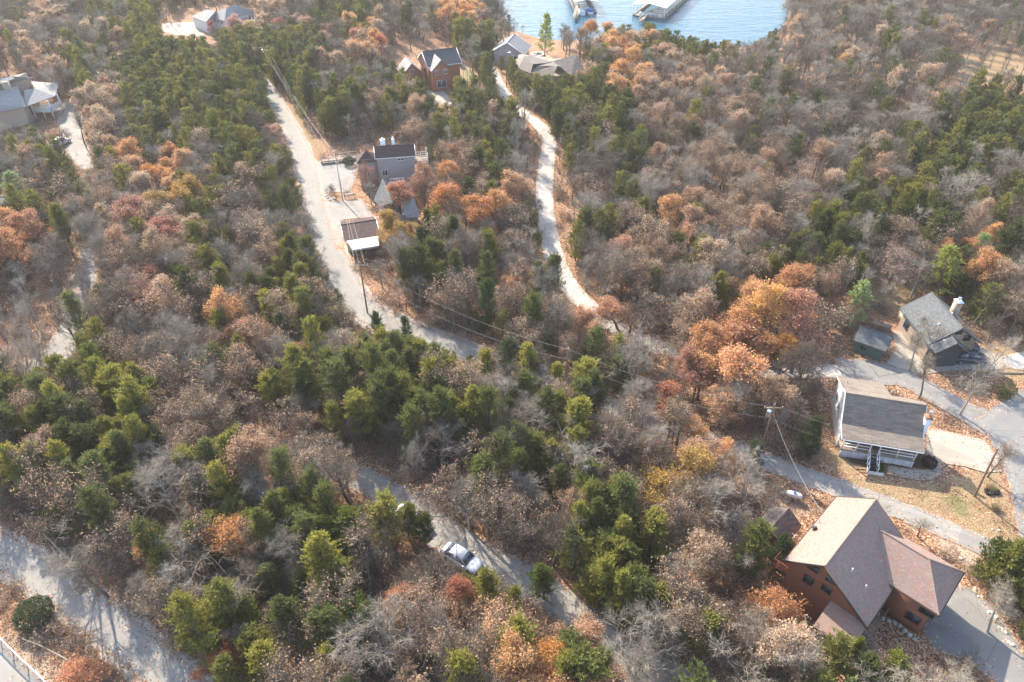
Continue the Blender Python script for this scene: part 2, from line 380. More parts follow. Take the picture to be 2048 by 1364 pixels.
def ground():
    xs = np.concatenate([[-1500,-900,-600,-450,-350], np.arange(-290,-110,4), np.arange(-110,111,1.25), np.arange(114,294,4), [350,450,600,900,1500]])
    ys = np.concatenate([[-400,-150,-50,0,12], np.arange(20,110,1.25), np.arange(110,300,2.5), np.arange(304,420,6), [450,520,650,900,1300,2000]])
    X, Y = np.meshgrid(xs, ys); Z = hgt(X, Y)
    nx, ny = len(xs), len(ys)
    i = np.arange(nx*ny).reshape(ny, nx)
    f = np.stack([i[:-1,:-1], i[:-1,1:], i[1:,1:], i[1:,:-1]], -1).reshape(-1, 4)
    b = Buf(); b.add(np.stack([X, Y, Z], -1).reshape(-1, 3), f)
    me = b.mesh('ground', [M['ground']], True)
    ca = me.color_attributes.new('cover', 'FLOAT_COLOR', 'POINT')
    def soft(polys):
        d = np.full(X.shape, 1e9)
        for p in polys: d = np.minimum(d, poly_dist(p, X, Y))
        return np.clip(.5-d/3.0, 0, 1)
    cov = np.stack([soft(LAWN), soft(GREEN), soft(BARE), np.ones(X.shape)], -1)
    ca.data.foreach_set('color', cov.reshape(-1))
    return tag(link('ground', me), 'forest floor of fallen brown leaves with patches of dry lawn', kind='structure')
ground()
def lake():
    p = [(-400, 600), (-60, 200), (40, 180), (160, 200), (400, 600)]
    b = Buf(); b.add([(-300,200,WATER_Z),(450,200,WATER_Z),(450,900,WATER_Z),(-300,900,WATER_Z)], [[0,1,2,3]])
    return tag(link('water', b.mesh('water', [M['water']])), 'blue rippled lake water of the cove', kind='structure')
lake()
ROADS = []       # (polyline in metres, half width) for keeping trees off
PADS = []
def smooth_line(pts, n=6):
    P_ = [np.array(p) for p in pts]; P_ = [2*P_[0]-P_[1]]+P_+[2*P_[-1]-P_[-2]]; out = []
    for i in range(1, len(P_)-2):
        for k in range(n):
            t = k/n; a, b, c, d = P_[i-1:i+3]
            out.append(.5*((2*b)+(-a+c)*t+(2*a-5*b+4*c-d)*t*t+(-a+3*b-3*c+d)*t**3))
    out.append(P_[-2]); return np.array(out)
def strip(name, px, w, mat, dz, label, steps=6, keep=True):
    pts = smooth_line([G(a, b) for a, b in px], steps)
    if np.isscalar(w): W = np.full(len(pts), w/2.)
    else: W = np.interp(np.linspace(0, 1, len(pts)), np.linspace(0, 1, len(w)), np.array(w)/2.)
    T = np.gradient(pts, axis=0); T /= np.linalg.norm(T, axis=1)[:, None]+1e-9; Nn = np.stack([-T[:,1], T[:,0]], 1)
    jit = 1+.05*np.sin(np.arange(len(pts))*1.7)+.03*rng.normal(size=len(pts))
    cross = [-1,-.85,-.5,0,.5,.85,1]; V = []; U = []
    for k in cross:
        q = pts+Nn*(W*jit*k)[:, None]; V.append(np.stack([q[:,0], q[:,1], hgt(q[:,0], q[:,1])+dz], 1)); U.append(W*(1-abs(k)))
    V = np.stack(V, 1); nC = len(cross); n = len(pts)
    i = np.arange(n*nC).reshape(n, nC); f = np.stack([i[:-1,:-1], i[1:,:-1], i[1:,1:], i[:-1,1:]], -1).reshape(-1, 4)
    b = Buf(); b.add(V.reshape(-1, 3), f); me = b.mesh(name, [mat], True)
    if me.polygons[0].normal.z < 0: me.flip_normals()
    uu = np.stack(U, 1).reshape(-1); uv = me.uv_layers.new(name='UVMap')
    li = np.empty(len(me.loops), int); me.loops.foreach_get('vertex_index', li)
    uv.data.foreach_set('uv', np.stack([uu[li], np.zeros(len(li))], 1).ravel())
    if keep: ROADS.append((pts[::2], float(W.mean())))
    return tag(link(name, me), label, kind='structure')
def sheet(name, px, mat, dz, label, step=1.5, metres=False, keep=True):
    poly = px if metres else [G(a, b) for a, b in px]
    if keep: PADS.append(poly)
    bm = bmesh.new(); vs = [bm.verts.new((x, y, 0)) for x, y in poly]; bm.faces.new(vs)
    xs = [p[0] for p in poly]; ys = [p[1] for p in poly]
    for lo, hi, ax in ((min(xs), max(xs), 0), (min(ys), max(ys), 1)):
        k = lo+step
        while k < hi:
            co = (k, 0, 0) if ax == 0 else (0, k, 0); no = (1,0,0) if ax == 0 else (0,1,0)
            bmesh.ops.bisect_plane(bm, geom=bm.verts[:]+bm.edges[:]+bm.faces[:], plane_co=co, plane_no=no); k += step
    bmesh.ops.triangulate(bm, faces=bm.faces[:])
    bm.verts.ensure_lookup_table()
    X = np.array([v.co.x for v in bm.verts]); Y = np.array([v.co.y for v in bm.verts]); Z = hgt(X, Y)+dz
    D = np.maximum(0, -poly_dist(poly, X, Y))
    for v, z in zip(bm.verts, Z): v.co.z = z
    bmesh.ops.recalc_face_normals(bm, faces=bm.faces[:])
    me = bpy.data.meshes.new(name); bm.to_mesh(me); bm.free()
    if me.polygons[0].normal.z < 0: me.flip_normals()
    me.materials.append(mat); uv = me.uv_layers.new(name='UVMap')
    for lp in me.loops: uv.data[lp.index].uv = (D[lp.vertex_index], 0)
    return tag(link(name, me), label, kind='structure')
R1 = [(524,150),(535,175),(553,207),(583,262),(607,320),(628,380),(642,430),(657,490),(680,550),(712,600),(755,636),(820,664),(890,687),(960,712),(1030,738),(1090,760),(1150,785),(1250,822),(1350,858),(1450,893),(1545,928),(1620,956),(1700,984),(1780,1013),(1870,1049),(1965,1090),(2040,1110),(2110,1120)]
strip('shoulder', R1[1:14], [3.5,4.3,5.2,5.4,5.6,5.8,6.2,5.6,4.2], M['shoulder'], .030, 'gravel shoulder along the paved road', keep=False)
strip('road', R1, [3.4,4.0,4.6,4.8,5.0,4.6,3.8,3.2,3.0,2.9,2.8,2.8,2.8,3.0], M['asphalt'], .045, 'narrow grey paved road winding down from the hill into the wood')
R2 = [(975,125),(985,143),(1000,170),(1017,200),(1048,228),(1080,252),(1098,285),(1094,320),(1090,360),(1090,420),(1100,480),(1115,530),(1138,572),(1175,612),(1228,652),(1290,685),(1345,702),(1400,720),(1450,733),(1530,743),(1620,742),(1700,744)]
strip('gravel_road', R2, [2.8,2.8,3.0,3.2,3.3,3.3,3.2,3.1,2.9,2.8,2.8,2.8], M['gravel'], .045, 'pale gravel road running through the wood towards the lake')
R3 = [(465,852),(500,872),(560,900),(640,930),(720,957),(800,1000),(865,1052),(930,1098),(1000,1140),(1062,1168),(1130,1213),(1190,1262),(1250,1305),(1330,1350),(1450,1400)]
strip('road', R3, [2.6,2.8,3.4,4.2,4.2,3.6,3.2,3.0], M['asphalt'], .045, 'lower paved road crossing the wood with two white cars on its edge')
R6 = [(-140,1020),(-70,1058),(0,1100),(85,1152),(170,1212),(250,1277),(325,1340),(400,1410),(480,1500)]
strip('gravel_verge', R6, [4.4,4.6,4.6,4.6,4.6], M['shoulder'], .030, 'gravel verge of the road in the bottom left corner', keep=False)
strip('road', R6, [3.3,3.3,3.4,3.4,3.4], M['asphalt'], .045, 'dusty paved road crossing the bottom left corner')
R5 = [(172,498),(180,545),(168,590),(150,640),(128,690),(90,725),(20,745),(-60,755)]
strip('driveway', R5, [2.0,2.2,2.4,3.6,5.0,4.5,3.0,2.5], M['asphalt'], .052, 'pale drive curving between leafless trees on the left')
strip('driveway', [(1680,744),(1750,745),(1810,757),(1868,788),(1925,820),(1985,850)], [5.5,5.0,4.0,3.8,4.0,5.0], M['asphalt_drive'], .058, 'grey drive passing behind the white house')
sheet('road', [(2160,740),(2048,775),(1997,806),(1943,843),(1972,868),(1992,905),(2000,925),(2016,966),(2031,1041),(2040,1092),(2075,1120),(2200,1120)], M['asphalt_drive'], .066, 'paved road at the right edge of the photo')
sheet('driveway', [(1851,851),(1896,864),(1968,880),(1998,918),(2003,944),(1970,946),(1927,933),(1878,927),(1853,905)], M['concrete'], .074, 'cream concrete drive beside the white house')
sheet('path', [(1881,914),(1883,945),(1872,958),(1845,963),(1812,957),(1774,950),(1775,931),(1802,936),(1835,941),(1852,939),(1860,926),(1856,912)], M['concrete'], .082, 'curved concrete walk in front of the white house')
sheet('flower_bed', [(1690,915),(1702,925),(1740,935),(1770,930),(1800,934),(1835,939),(1850,937),(1857,926),(1850,908),(1830,905)], M['mulch'], .088, 'brown mulch bed along the white house porch', keep=False)
sheet('driveway', [(1905,1165),(1945,1178),(1990,1215),(2022,1262),(2050,1310),(2100,1364),(2160,1430),(2040,1500),(1990,1364),(1930,1320),(1868,1300),(1845,1262),(1870,1200)], M['asphalt_drive'], .052, 'asphalt drive in front of the brick house garage')
sheet('parking_pad', [(628,330),(645,320),(712,313),(716,345),(700,385),(660,385),(638,395)], M['asphalt'], .057, 'paved parking pad beside the railed walkway')
sheet('parking_pad', [(640,398),(672,402),(722,398),(740,420),(748,434),(684,440),(688,500),(672,500),(652,440)], M['asphalt'], .061, 'paved parking pad next to the brown roofed garage')
sheet('parking_pad', [(112,215),(130,200),(160,212),(168,235),(166,270),(180,300),(190,335),(165,340),(140,320),(125,285),(115,250)], M['asphalt'], .045, 'pale parking area beside the big lodge on the left')
sheet('driveway', [(318,62),(325,48),(345,46),(395,44),(408,60),(412,78),(385,74),(350,70)], M['concrete'], .05, 'bright concrete drive in front of the white ranch house')
sheet('driveway', [(845,205),(838,185),(850,166),(868,160),(885,178),(905,200),(915,215),(890,214),(870,200)], M['concrete'], .05, 'bright concrete drive in front of the brick gabled house')
sheet('parking_pad', [(1790,700),(1785,660),(1830,668),(1850,690),(1880,700),(1950,690),(2010,715),(2012,738),(1900,742),(1830,752),(1780,755),(1720,760),(1715,738),(1770,728)], M['concrete'], .050, 'pale parking area between the green shed and the grey roofed house')
sheet('driveway', [(2005,712),(2060,700),(2140,712),(2140,745),(2050,742),(2005,735)], M['gravel'], .056, 'pale gravel drive leading off to the right', keep=True)
sheet('parking_pad', [(-120,1200),(3,1281),(27,1306),(56,1334),(88,1364),(140,1420),(60,1560),(-160,1500)], M['asphalt'], .045, 'old asphalt pad behind the metal fence')
sheet('driveway', [(-60,400),(0,412),(62,420),(66,440),(0,445),(-60,440)], M['asphalt_drive'], .05, 'grey drive at the left edge under a light green tree')

def haze():
    m, nt, n, l = newmat('haze'); v = N(nt, 'ShaderNodeVolumePrincipled'); v.inputs['Color'].default_value = (1.0,.98,.96,1); v.inputs['Density'].default_value = HAZE; v.inputs['Anisotropy'].default_value = .2
    o = N(nt, 'ShaderNodeOutputMaterial'); l.new(v.outputs[0], o.inputs['Volume'])
    b = Buf(); b.add(boxv(-1700,1700,-450,2200,-7.5,66.5), BOXF)
    return tag(link('haze', b.mesh('haze', [m])), 'thin pale haze over the whole valley', kind='stuff')
HAZE = .00021
haze()
# ------------------------------------------------------------ buildings
HOUSES = []      # footprints kept free of trees
def foot(o, rz, x0, x1, y0, y1):
    c, s = math.cos(rz), math.sin(rz)
    HOUSES.append([(o[0]+x*c-y*s, o[1]+x*s+y*c) for x, y in ((x0,y0),(x1,y0),(x1,y1),(x0,y1))])
def slab(name, parent, pts, mat, th=.14, label=None):
    P_ = [Vector(p) for p in pts]; n = (P_[1]-P_[0]).cross(P_[2]-P_[0]).normalized()
    if n.z < 0: P_ = P_[::-1]; n = -n
    k = len(P_); v = [list(p) for p in P_]+[list(p-n*th) for p in P_]
    bm = bmesh.new(); vs = [bm.verts.new(q) for q in v]
    bm.faces.new(vs[:k]); bm.faces.new(vs[k:][::-1])
    for i in range(k): bm.faces.new((vs[i], vs[k+i], vs[k+(i+1) % k], vs[(i+1) % k]))
    me = bpy.data.meshes.new(name); bm.to_mesh(me); bm.free(); me.materials.append(mat); uvbox(me)
    o = link(name, me, parent)
    if label: o['label'] = label
    return o
def gwall(name, parent, x0, x1, y0, y1, z0, eave, ridge, mat, axis='x', ry=None):
    """walls with gable ends; ridge along axis"""
    if axis == 'x':
        r = (y0+y1)/2 if ry is None else ry
        prof = [(y0,z0),(y1,z0),(y1,eave),(r,ridge),(y0,eave)]
        v = [(x0,a,b) for a, b in prof]+[(x1,a,b) for a, b in prof]
    else:
        r = (x0+x1)/2 if ry is None else ry
        prof = [(x0,z0),(x1,z0),(x1,eave),(r,ridge),(x0,eave)]
        v = [(a,y0,b) for a, b in prof]+[(a,y1,b) for a, b in prof]
    bm = bmesh.new(); vs = [bm.verts.new(q) for q in v]
    bm.faces.new(vs[:5]); bm.faces.new(vs[5:][::-1])
    for i in range(5): bm.faces.new((vs[i], vs[5+i], vs[5+(i+1) % 5], vs[(i+1) % 5]))
    bmesh.ops.recalc_face_normals(bm, faces=bm.faces[:])
    me = bpy.data.meshes.new(name); bm.to_mesh(me); bm.free(); me.materials.append(mat); uvbox(me)
    return link(name, me, parent)
def groof(parent, x0, x1, ylo, yhi, yr, zr, zlo, zhi, mat, axis='x', trim=None, th=.14):
    """two slopes from a ridge at yr,zr to ylo,zlo and yhi,zhi"""
    def q(a, b, c): return (a, b, c) if axis == 'x' else (b, a, c)
    A = slab('roof', parent, [q(x0,yr,zr), q(x1,yr,zr), q(x1,ylo,zlo), q(x0,ylo,zlo)], mat, th)
    B = slab('roof', parent, [q(x0,yr,zr), q(x1,yr,zr), q(x1,yhi,zhi), q(x0,yhi,zhi)], mat, th)
    cap = bar(q(x0,yr,zr+.01), q(x1,yr,zr+.01), .09, 6); part('ridge_cap', parent, cap[0], cap[1], mat)
    if trim is not None:
        for xx, s in ((x0, -1), (x1, 1)):
            for ye, ze in ((ylo, zlo), (yhi, zhi)):
                a = Vector(q(xx+s*.02, yr, zr-.1)); b = Vector(q(xx+s*.02, ye, ze-.1)); e = Vector(q(s*.045, 0, 0)); up = Vector((0,0,.11))
                v = [a-e-up, a+e-up, b+e-up, b-e-up, a-e+up, a+e+up, b+e+up, b-e+up]
                part('rake_board', parent, [list(t) for t in v], BOXF, trim)
        for ye, ze, s in ((ylo, zlo, np.sign(ylo-yr)), (yhi, zhi, np.sign(yhi-yr))):
            a = q(x0, ye+s*.05, ze-.10); b = q(x1, ye+s*.05, ze-.10)
            g = bar(a, b, .06, 6); part('gutter', parent, g[0], g[1], trim)
def window(parent, c, n, w, h, frame, pane=None, name='window', mull=1):
    """a framed window centred at c on a wall facing n (level unit vector)"""
    n = Vector(n).normalized(); r = Vector((0,0,1)).cross(n).normalized(); u = Vector((0,0,1)); c = Vector(c)
    def bx(a0, a1, b0, b1, d0, d1):
        return [list(c+r*a+u*b+n*d) for a, b, d in ((a0,b0,d0),(a1,b0,d0),(a1,b0,d1),(a0,b0,d1),(a0,b1,d0),(a1,b1,d0),(a1,b1,d1),(a0,b1,d1))]
    b = Buf(); t = .08
    for q in ((-w/2-t,w/2+t,-h/2-t,-h/2),(-w/2-t,w/2+t,h/2,h/2+t),(-w/2-t,-w/2,-h/2,h/2),(w/2,w/2+t,-h/2,h/2)): b.add(bx(*q, -.03, .07), BOXF)
    for k in range(1, mull+1):
        xm = -w/2+w*k/(mull+1); b.add(bx(xm-.03, xm+.03, -h/2, h/2, -.03, .05), BOXF)
    me = b.mesh(name, [frame]); uvbox(me); f = link(name, me, parent)
    part('pane', f, bx(-w/2, w/2, -h/2, h/2, -.02, .025), BOXF, pane or M['glass'])
    return f
def railing(name, parent, pts, h, mat, post=.05, nb=2, gap=1.6, balusters=0):
    """posts and level rails along a line of points; one part"""
    b = Buf()
    for p, q in zip(pts[:-1], pts[1:]):
        p = Vector(p); q = Vector(q); L = (q-p).length; k = max(1, round(L/gap))
        for i in range(k+1):
            c = p.lerp(q, i/k); b.add(boxv(c.x-post, c.x+post, c.y-post, c.y+post, c.z, c.z+h), BOXF)
        for j in range(nb):
            z = h*(1-j*.5/max(1, nb-1)*1.7) if nb > 1 else h
            v, f = bar(p+Vector((0,0,z)), q+Vector((0,0,z)), post*.8, 4); b.add(v, f)
        if balusters:
            m_ = int(L/balusters)
            for i in range(1, m_):
                c = p.lerp(q, i/m_); b.add(boxv(c.x-.018, c.x+.018, c.y-.018, c.y+.018, c.z+.1, c.z+h), BOXF)
    me = b.mesh(name, [mat]); uvbox(me)
    return link(name, me, parent)
def ray_plane(px, py, p0, n):
    d = Vector(ray(px, py)); o = Vector((0,0,CZ)); p0 = Vector(p0); n = Vector(n)
    return o+d*((p0-o).dot(n)/d.dot(n))

# --- brick house, bottom right
def brick_house():
    o = at(1650, 1132, 8); z = h1(*o)*0
    rz = math.radians(45); t = thing('brick_house', 'brick house with steep red-tan shingle roof and hipped garage wing, bottom right', 'house', (o[0], o[1], 0), rz)
    foot(o, rz, -3.2, 11, -9.5, 3.5)
    R = M['roof_red']; B = M['brick']; D = M['trim_dark']
    pr = [(-3.9,-1),(2.8,-1),(2.8,5.6),(0,7.78),(-3.9,4.72)]
    v = [(.5,a,b) for a,b in pr]+[(10.2,a,b) for a,b in pr]; bm = bmesh.new(); vs = [bm.verts.new(q) for q in v]; bm.faces.new(vs[:5]); bm.faces.new(vs[5:][::-1])
    for i in range(5): bm.faces.new((vs[i], vs[5+i], vs[5+(i+1) % 5], vs[(i+1) % 5]))
    bmesh.ops.recalc_face_normals(bm, faces=bm.faces[:]); me = bpy.data.meshes.new('wall'); bm.to_mesh(me); bm.free(); me.materials.append(B); uvbox(me); link('wall', me, t)
    # main roof, long lower slope to the south east
    groof(t, 0, 10.5, -5.1, 3.25, 0, 8.0, 4.02, 5.5, R, 'x', D, .16)
    # hipped wing
    xm, xa, xb, yo, ze, zr = 8.45, 5.35, 11.5, -9.1, 4.45, 6.75
    yi = -(8-zr)/.78-.05
    yhip = -6.25
    slab('roof', t, [(xm, yi, zr), (xm, yhip, zr), (xa, yo, ze), (xa, -4.45, ze)], R, .14)
    slab('roof', t, [(xm, yi, zr), (xm, yhip, zr), (xb, yo, ze), (xb, -3.0, ze), (10.6, -2.9, 5.1)][:4], R, .14)
    slab('roof', t, [(xm, yhip, zr), (xb, yo, ze), (xa, yo, ze)], R, .14)
    for a, b in (((xm, yi, zr), (xm, yhip, zr)), ((xm, yhip, zr), (xa, yo, ze)), ((xm, yhip, zr), (xb, yo, ze))):
        v, f = bar(a, b, .08, 6); part('ridge_cap', t, v, f, R)
    for a, b in (((xa-.03, yo-.03, ze-.14), (xb+.03, yo-.03, ze-.14)), ((xa-.04, -4.4, ze-.14), (xa-.04, yo, ze-.14)), ((xb+.04, -3.0, ze-.14), (xb+.04, yo, ze-.14))):
        v, f = bar(a, b, .07, 6); part('gutter', t, v, f, D)
    box('wall', t, xa+.5, xb-.5, yo+.5, -3.95, -1, ze-.1, B)
    # garage door and entry on the end of the wing
    gd = box('garage_door', t, 6.9, 10.3, yo+.44, yo+.52, 0, 2.35, M['dgrey'])
    for k in range(4): box('panel', gd, 7.0, 10.2, yo+.40, yo+.45, .08+k*.57, .58+k*.57, M['dgrey'])
    # windows of the wing, south west face
    n = (-1, 0, 0)
    W2 = Matrix.Rotation(rz, 4, 'Z'); W2.translation = Vector((o[0], o[1], 0)); Wi = W2.inverted(); nw = W2.to_3x3() @ Vector(n)
    def onwall(px, py, lx):
        p = ray_plane(px, py, W2 @ Vector((lx, 0, 0)), nw); return Wi @ p
    for px, py in ((1855, 1223), (1826, 1236)):
        q = onwall(px, py, xa+.5); window(t, (xa+.5, q.y, q.z), n, 1.15, .95, D)
    # gable end windows
    for px, py, w, h in ((1617, 1160, .8, 1.0), (1653, 1178, .8, .8)):
        q = onwall(px, py, .5); window(t, (.5, q.y, q.z), n, w, h, D)
    for s, y0, y1 in ((1, .45, 1.3), (-1, -1.3, -.45)):      # sloped-top windows under the gable
        zt = lambda y: 7.3-abs(y)*.78
        for nm, mt, e, x in (('window', D, .08, .42), ('pane', M['glass'], 0, .40)):
            y_0, y_1 = y0-e, y1+e; zb = 6.0-e
            v = [(x-.04,y_0,zb),(x+.11,y_0,zb),(x+.11,y_1,zb),(x-.04,y_1,zb),(x-.04,y_0,zt(y_0)-.28+e),(x+.11,y_0,zt(y_0)-.28+e),(x+.11,y_1,zt(y_1)-.28+e),(x-.04,y_1,zt(y_1)-.28+e)]
            if nm == 'window': f = part('window', t, v, BOXF, mt)
            else: part('pane', f, v, BOXF, mt)
    # porch roof on the south west side
    slab('porch_roof', t, [(.45, -1.55, 3.75), (.45, -5.0, 3.75), (-2.5, -5.0, 3.0), (-2.5, -1.55, 3.0)], R, .14)
    for y in (-1.8, -4.8): cyl('post', t, (-2.3, y, -.6), (-2.3, y, 2.95), .08, D)
    box('porch_floor', t, -2.6, .5, -5.0, -1.5, -.6, .25, M['wood'])
    # sunken entry between the roof and the wing
    box('entry_floor', t, .6, 5.8, -5.6, -3.95, -.5, .15, M['wood'])
    railing('railing', t, [(.7, -5.6, .15), (5.7, -5.6, .15)], 1.0, M['wood'], .04, 3, 1.6)
    # stone edging at the foot of the wing
    for k in range(9):
        bm = bmesh.new(); bmesh.ops.create_icosphere(bm, subdivisions=1, radius=.26)
        for v in bm.verts: v.co += Vector([random.uniform(-.07, .07) for _ in range(3)])
        me = bpy.data.meshes.new('edging_stone'); bm.to_mesh(me); bm.free(); me.materials.append(M['rock'])
        s = link('edging_stone', me, t, (5.25-.15*math.sin(k), -4.6-k*.5, .02))
    # roof vents and dish
    for x, y in ((2.37, -1.76), (2.6, -3.3)):
        zz = 8-abs(y)*.78; cyl('vent_pipe', t, (x, y, zz-.1), (x, y, zz+.35), .07, M['tank'], 8)
    cyl('vent_pipe', t, (6.1, 3.0, 5.6), (6.1, 3.0, 6.3), .04, M['metal'], 6)
    q = Vector((5.0, 3.0, 5.9))
    dish = cyl('satellite_dish', t, q, q+Vector((.05, .05, .12)), .30, M['dgrey'], 12, .26)
    # deck on the north west side
    box('deck_floor', t, 1.6, 5.0, 2.85, 4.5, 1.6, 1.75, M['deckred'])
    for x in (1.7, 4.9): cyl('post', t, (x, 4.4, -.6), (x, 4.4, 1.6), .08, M['deckred'])
    railing('railing', t, [(1.6, 2.9, 1.75), (1.6, 4.5, 1.75), (5.0, 4.5, 1.75), (5.0, 2.9, 1.75)], 1.0, M['deckred'], .05, 3, 1.6, .16)
    for k in range(14): box('deck_board', t, 1.62+k*.24, 1.83+k*.24, 2.86, 4.48, 1.752, 1.78, M['deckred'])
    # small outbuilding
    s = thing('garden_shed', 'small weathered brown gabled shed behind the brick house deck', 'shed', (o[0], o[1], 0), rz)
    foot(o, rz, 3.2, 8.2, 4.2, 8.6)
    gwall('wall', s, 4.1, 7.2, 5.0, 7.8, -1, 2.35, 3.4, M['redwood'], 'x', 6.4)
    groof(s, 3.75, 7.5, 4.75, 8.05, 6.4, 3.62, 2.3, 2.45, M['roof_wood'], 'x', D, .10)
    box('door', s, 5.2, 6.1, 4.93, 4.99, 0, 1.95, M['trim_dark'])
    box('trim_board', s, 3.9, 7.4, 4.66, 4.72, 2.05, 2.25, M['deckred'])
    for k, (x, y) in enumerate(((4.3, 4.9), (5.2, 4.4))):
        a = thing('roof_aerial', ('white three-armed aerial on the brown shed roof', 'small white aerial beside the brick house gutter')[k], 'aerial', (0,0,0))
        w = W2 @ Vector((x, y, 2.5))
        a.location = w
        cyl('mast', a, (0,0,-.3), (0,0,.6), .025, M['tank'], 6)
        for an in (0, 2.1, 4.2): cyl('arm', a, (0,0,.55), (.32*math.cos(an), .32*math.sin(an), .62), .02, M['tank'], 6)
    return t, W2
BH, BHM = brick_house()

# --- white house with the brown roof and white railed porch
def white_house():
    o = at(1693, 786, 6.3); rz = math.radians(-14); t = thing('white_house', 'white house with long brown-grey roof and white railed front porch', 'house', (o[0], o[1], 0), rz)
    foot(o, rz, -.3, 9.3, -4.3, 5.5)
    R = M['roof_brown']; W = M['white']; T = M['trim']
    # body
    prof = [(-2.45,-1.5),(5.0,-1.5),(5.0,4.25),(0,6.0),(-2.45,3.5)]
    bm = bmesh.new(); va = [bm.verts.new((.3, a, b)) for a, b in prof]; vb = [bm.verts.new((8.35, a, b)) for a, b in prof[:1]+[(1.1,-1.5),(1.1,5.7)]+prof[3:]]
    bm.free()
    gw = Buf(); 
    def prism(x0, x1, pr): 
        bm = bmesh.new(); n = len(pr); A = [bm.verts.new((x0,a,b)) for a,b in pr]; Bv = [bm.verts.new((x1,a,b)) for a,b in pr]
        bm.faces.new(A); bm.faces.new(Bv[::-1])
        for i in range(n): bm.faces.new((A[i], Bv[i], Bv[(i+1)%n], A[(i+1)%n]))
        bmesh.ops.recalc_face_normals(bm, faces=bm.faces[:]); me = bpy.data.meshes.new('wall'); bm.to_mesh(me); bm.free(); me.materials.append(W); uvbox(me); return link('wall', me, t)
    prism(.3, 5.0, prof); prism(5.0, 8.35, [(-2.45,-1.5),(1.0,-1.5),(1.0,5.65),(0,6.0),(-2.45,3.5)])
    slab('roof', t, [(-.05,0,6.3),(8.65,0,6.3),(8.65,-2.5,3.72),(-.05,-2.5,3.72)], R, .14)
    slab('porch_roof', t, [(-.05,-2.5,3.72),(8.65,-2.5,3.72),(8.65,-4.4,3.17),(-.05,-4.4,3.17)], R, .12)
    slab('roof', t, [(-.05,0,6.3),(5.2,0,6.3),(5.2,5.3,4.4),(-.05,5.3,4.4)], R, .14)
    slab('roof', t, [(5.2,0,6.3),(8.65,0,6.3),(8.65,1.1,5.9),(5.2,1.5,5.76)], R, .14)
    v, f = bar((-.05,0,6.31),(8.65,0,6.31),.08,6); part('ridge_cap', t, v, f, R)
    for x in (-.07, 8.67):
        for a, b in (((x,0,6.2),(x,-2.5,3.62)), ((x,-2.5,3.62),(x,-4.4,3.07)), ((x,0,6.2),(x,5.3 if x < 1 else 1.1,4.3 if x < 1 else 5.8))):
            v, f = bar(a, b, .07, 4); part('rake_board', t, v, f, T)
    v, f = bar((-.05,-4.45,3.05),(8.65,-4.45,3.05),.07,6); part('gutter', t, v, f, T)
    # porch
    yf = -4.1; fl = 1.25
    box('porch_floor', t, .3, 8.3, yf, -2.46, fl-.12, fl, M['wood'])
    pw = 1.12
    x = .35; 
    while x < 8.2:
        x2 = min(x+pw, 8.3)
        if not (3.25 < (x+x2)/2 < 4.4): box('skirting_panel', t, x+.02, x2-.07, yf-.02, yf+.02, -.6, fl-.14, M['skirt'])
        box('skirting_post', t, x2-.06, x2, yf-.05, yf+.03, -.6, fl-.12, T)
        x = x2 if x2 > x else 9
    for px in (.4, 1.95, 3.35, 4.35, 6.3, 8.2): box('post', t, px-.06, px+.06, yf+.0, yf+.12, fl, 3.15, T)
    for a, b in ((.4,3.35),(4.35,8.2)):
        for k, zz in enumerate((fl+.95, fl+.5)):
            box('rail', t, a+.06, b-.06, yf+.02, yf+.10, zz-.05, zz+.05, T)
    railing('railing', t, [(8.2, yf+.1, fl), (8.2, -2.7, fl)], 1.0, T, .04, 3, 1.3)
    for cx in (1.3, 6.1): window(t, (cx, -2.45, 2.4), (0,-1,0), 1.3, 1.2, T, None, 'window', 1)
    d = box('door', t, 3.4, 4.3, -2.51, -2.44, fl, fl+2.0, M['dgrey']); box('handle', d, 3.48, 3.54, -2.57, -2.51, fl+.95, fl+1.05, M['metal'])
    for k in range(6): box('step', t, 3.42, 4.3, yf-.3*(k+1), yf-.3*k, -.6, fl-.17*(k+1)+.0, M['dgrey'])
    for xx in (3.36, 4.36):
        v, f = bar((xx, yf, fl+.95), (xx, yf-1.9, .85), .045, 4); part('stair_rail', t, v, f, T)
        for k in range(4):
            y = yf-.05-.6*k; box('rail_post', t, xx-.04, xx+.04, y-.04, y+.04, -.3, fl+.95-(yf-y)*.62, T)
        v, f = bar((xx, yf, fl-.1), (xx, yf-1.9, .05), .07, 4); part('stringer', t, v, f, T)
    box('gate_rail', t, 3.36, 4.95, yf-2.2, yf-2.14, .55, .65, T); box('landing_panel', t, 3.36, 5.0, yf-2.16, yf-2.1, 0, .5, T)
    # chimney on the east wall
    ch = box('chimney', t, 8.5, 9.2, -1.55, -.75, -.5, 5.6, M['trim']); box('brick_cap', ch, 8.47, 9.23, -1.58, -.72, 5.6, 5.75, M['brick_far'])
    cyl('flue', ch, (8.95,-1.0,5.75), (8.95,-1.0,6.3), .13, M['metal'], 12); cyl('flue_cap', ch, (8.95,-1.0,6.3), (8.95,-1.0,6.42), .24, M['metal'], 12, .2)
    box('utility_box', t, 9.3, 9.9, -1.5, -.9, .0, .8, M['tank'])
    for zz, y in ((2.3,-2.0),): window(t, (8.35, y, 1.9), (1,0,0), .9, 1.0, T)
    for zz, y in ((2.6,1.5),(2.6,3.4)): window(t, (.3, y, zz), (-1,0,0), .9, 1.1, T)
    window(t, (.3, 0, 4.7), (-1,0,0), .8, .9, T)
    for p in ((5.3,2.0,5.62),(.8,3.5,5.1)): cyl('vent_pipe', t, (p[0],p[1],p[2]-.1), (p[0],p[1],p[2]+.3), .06, M['metal'], 8)
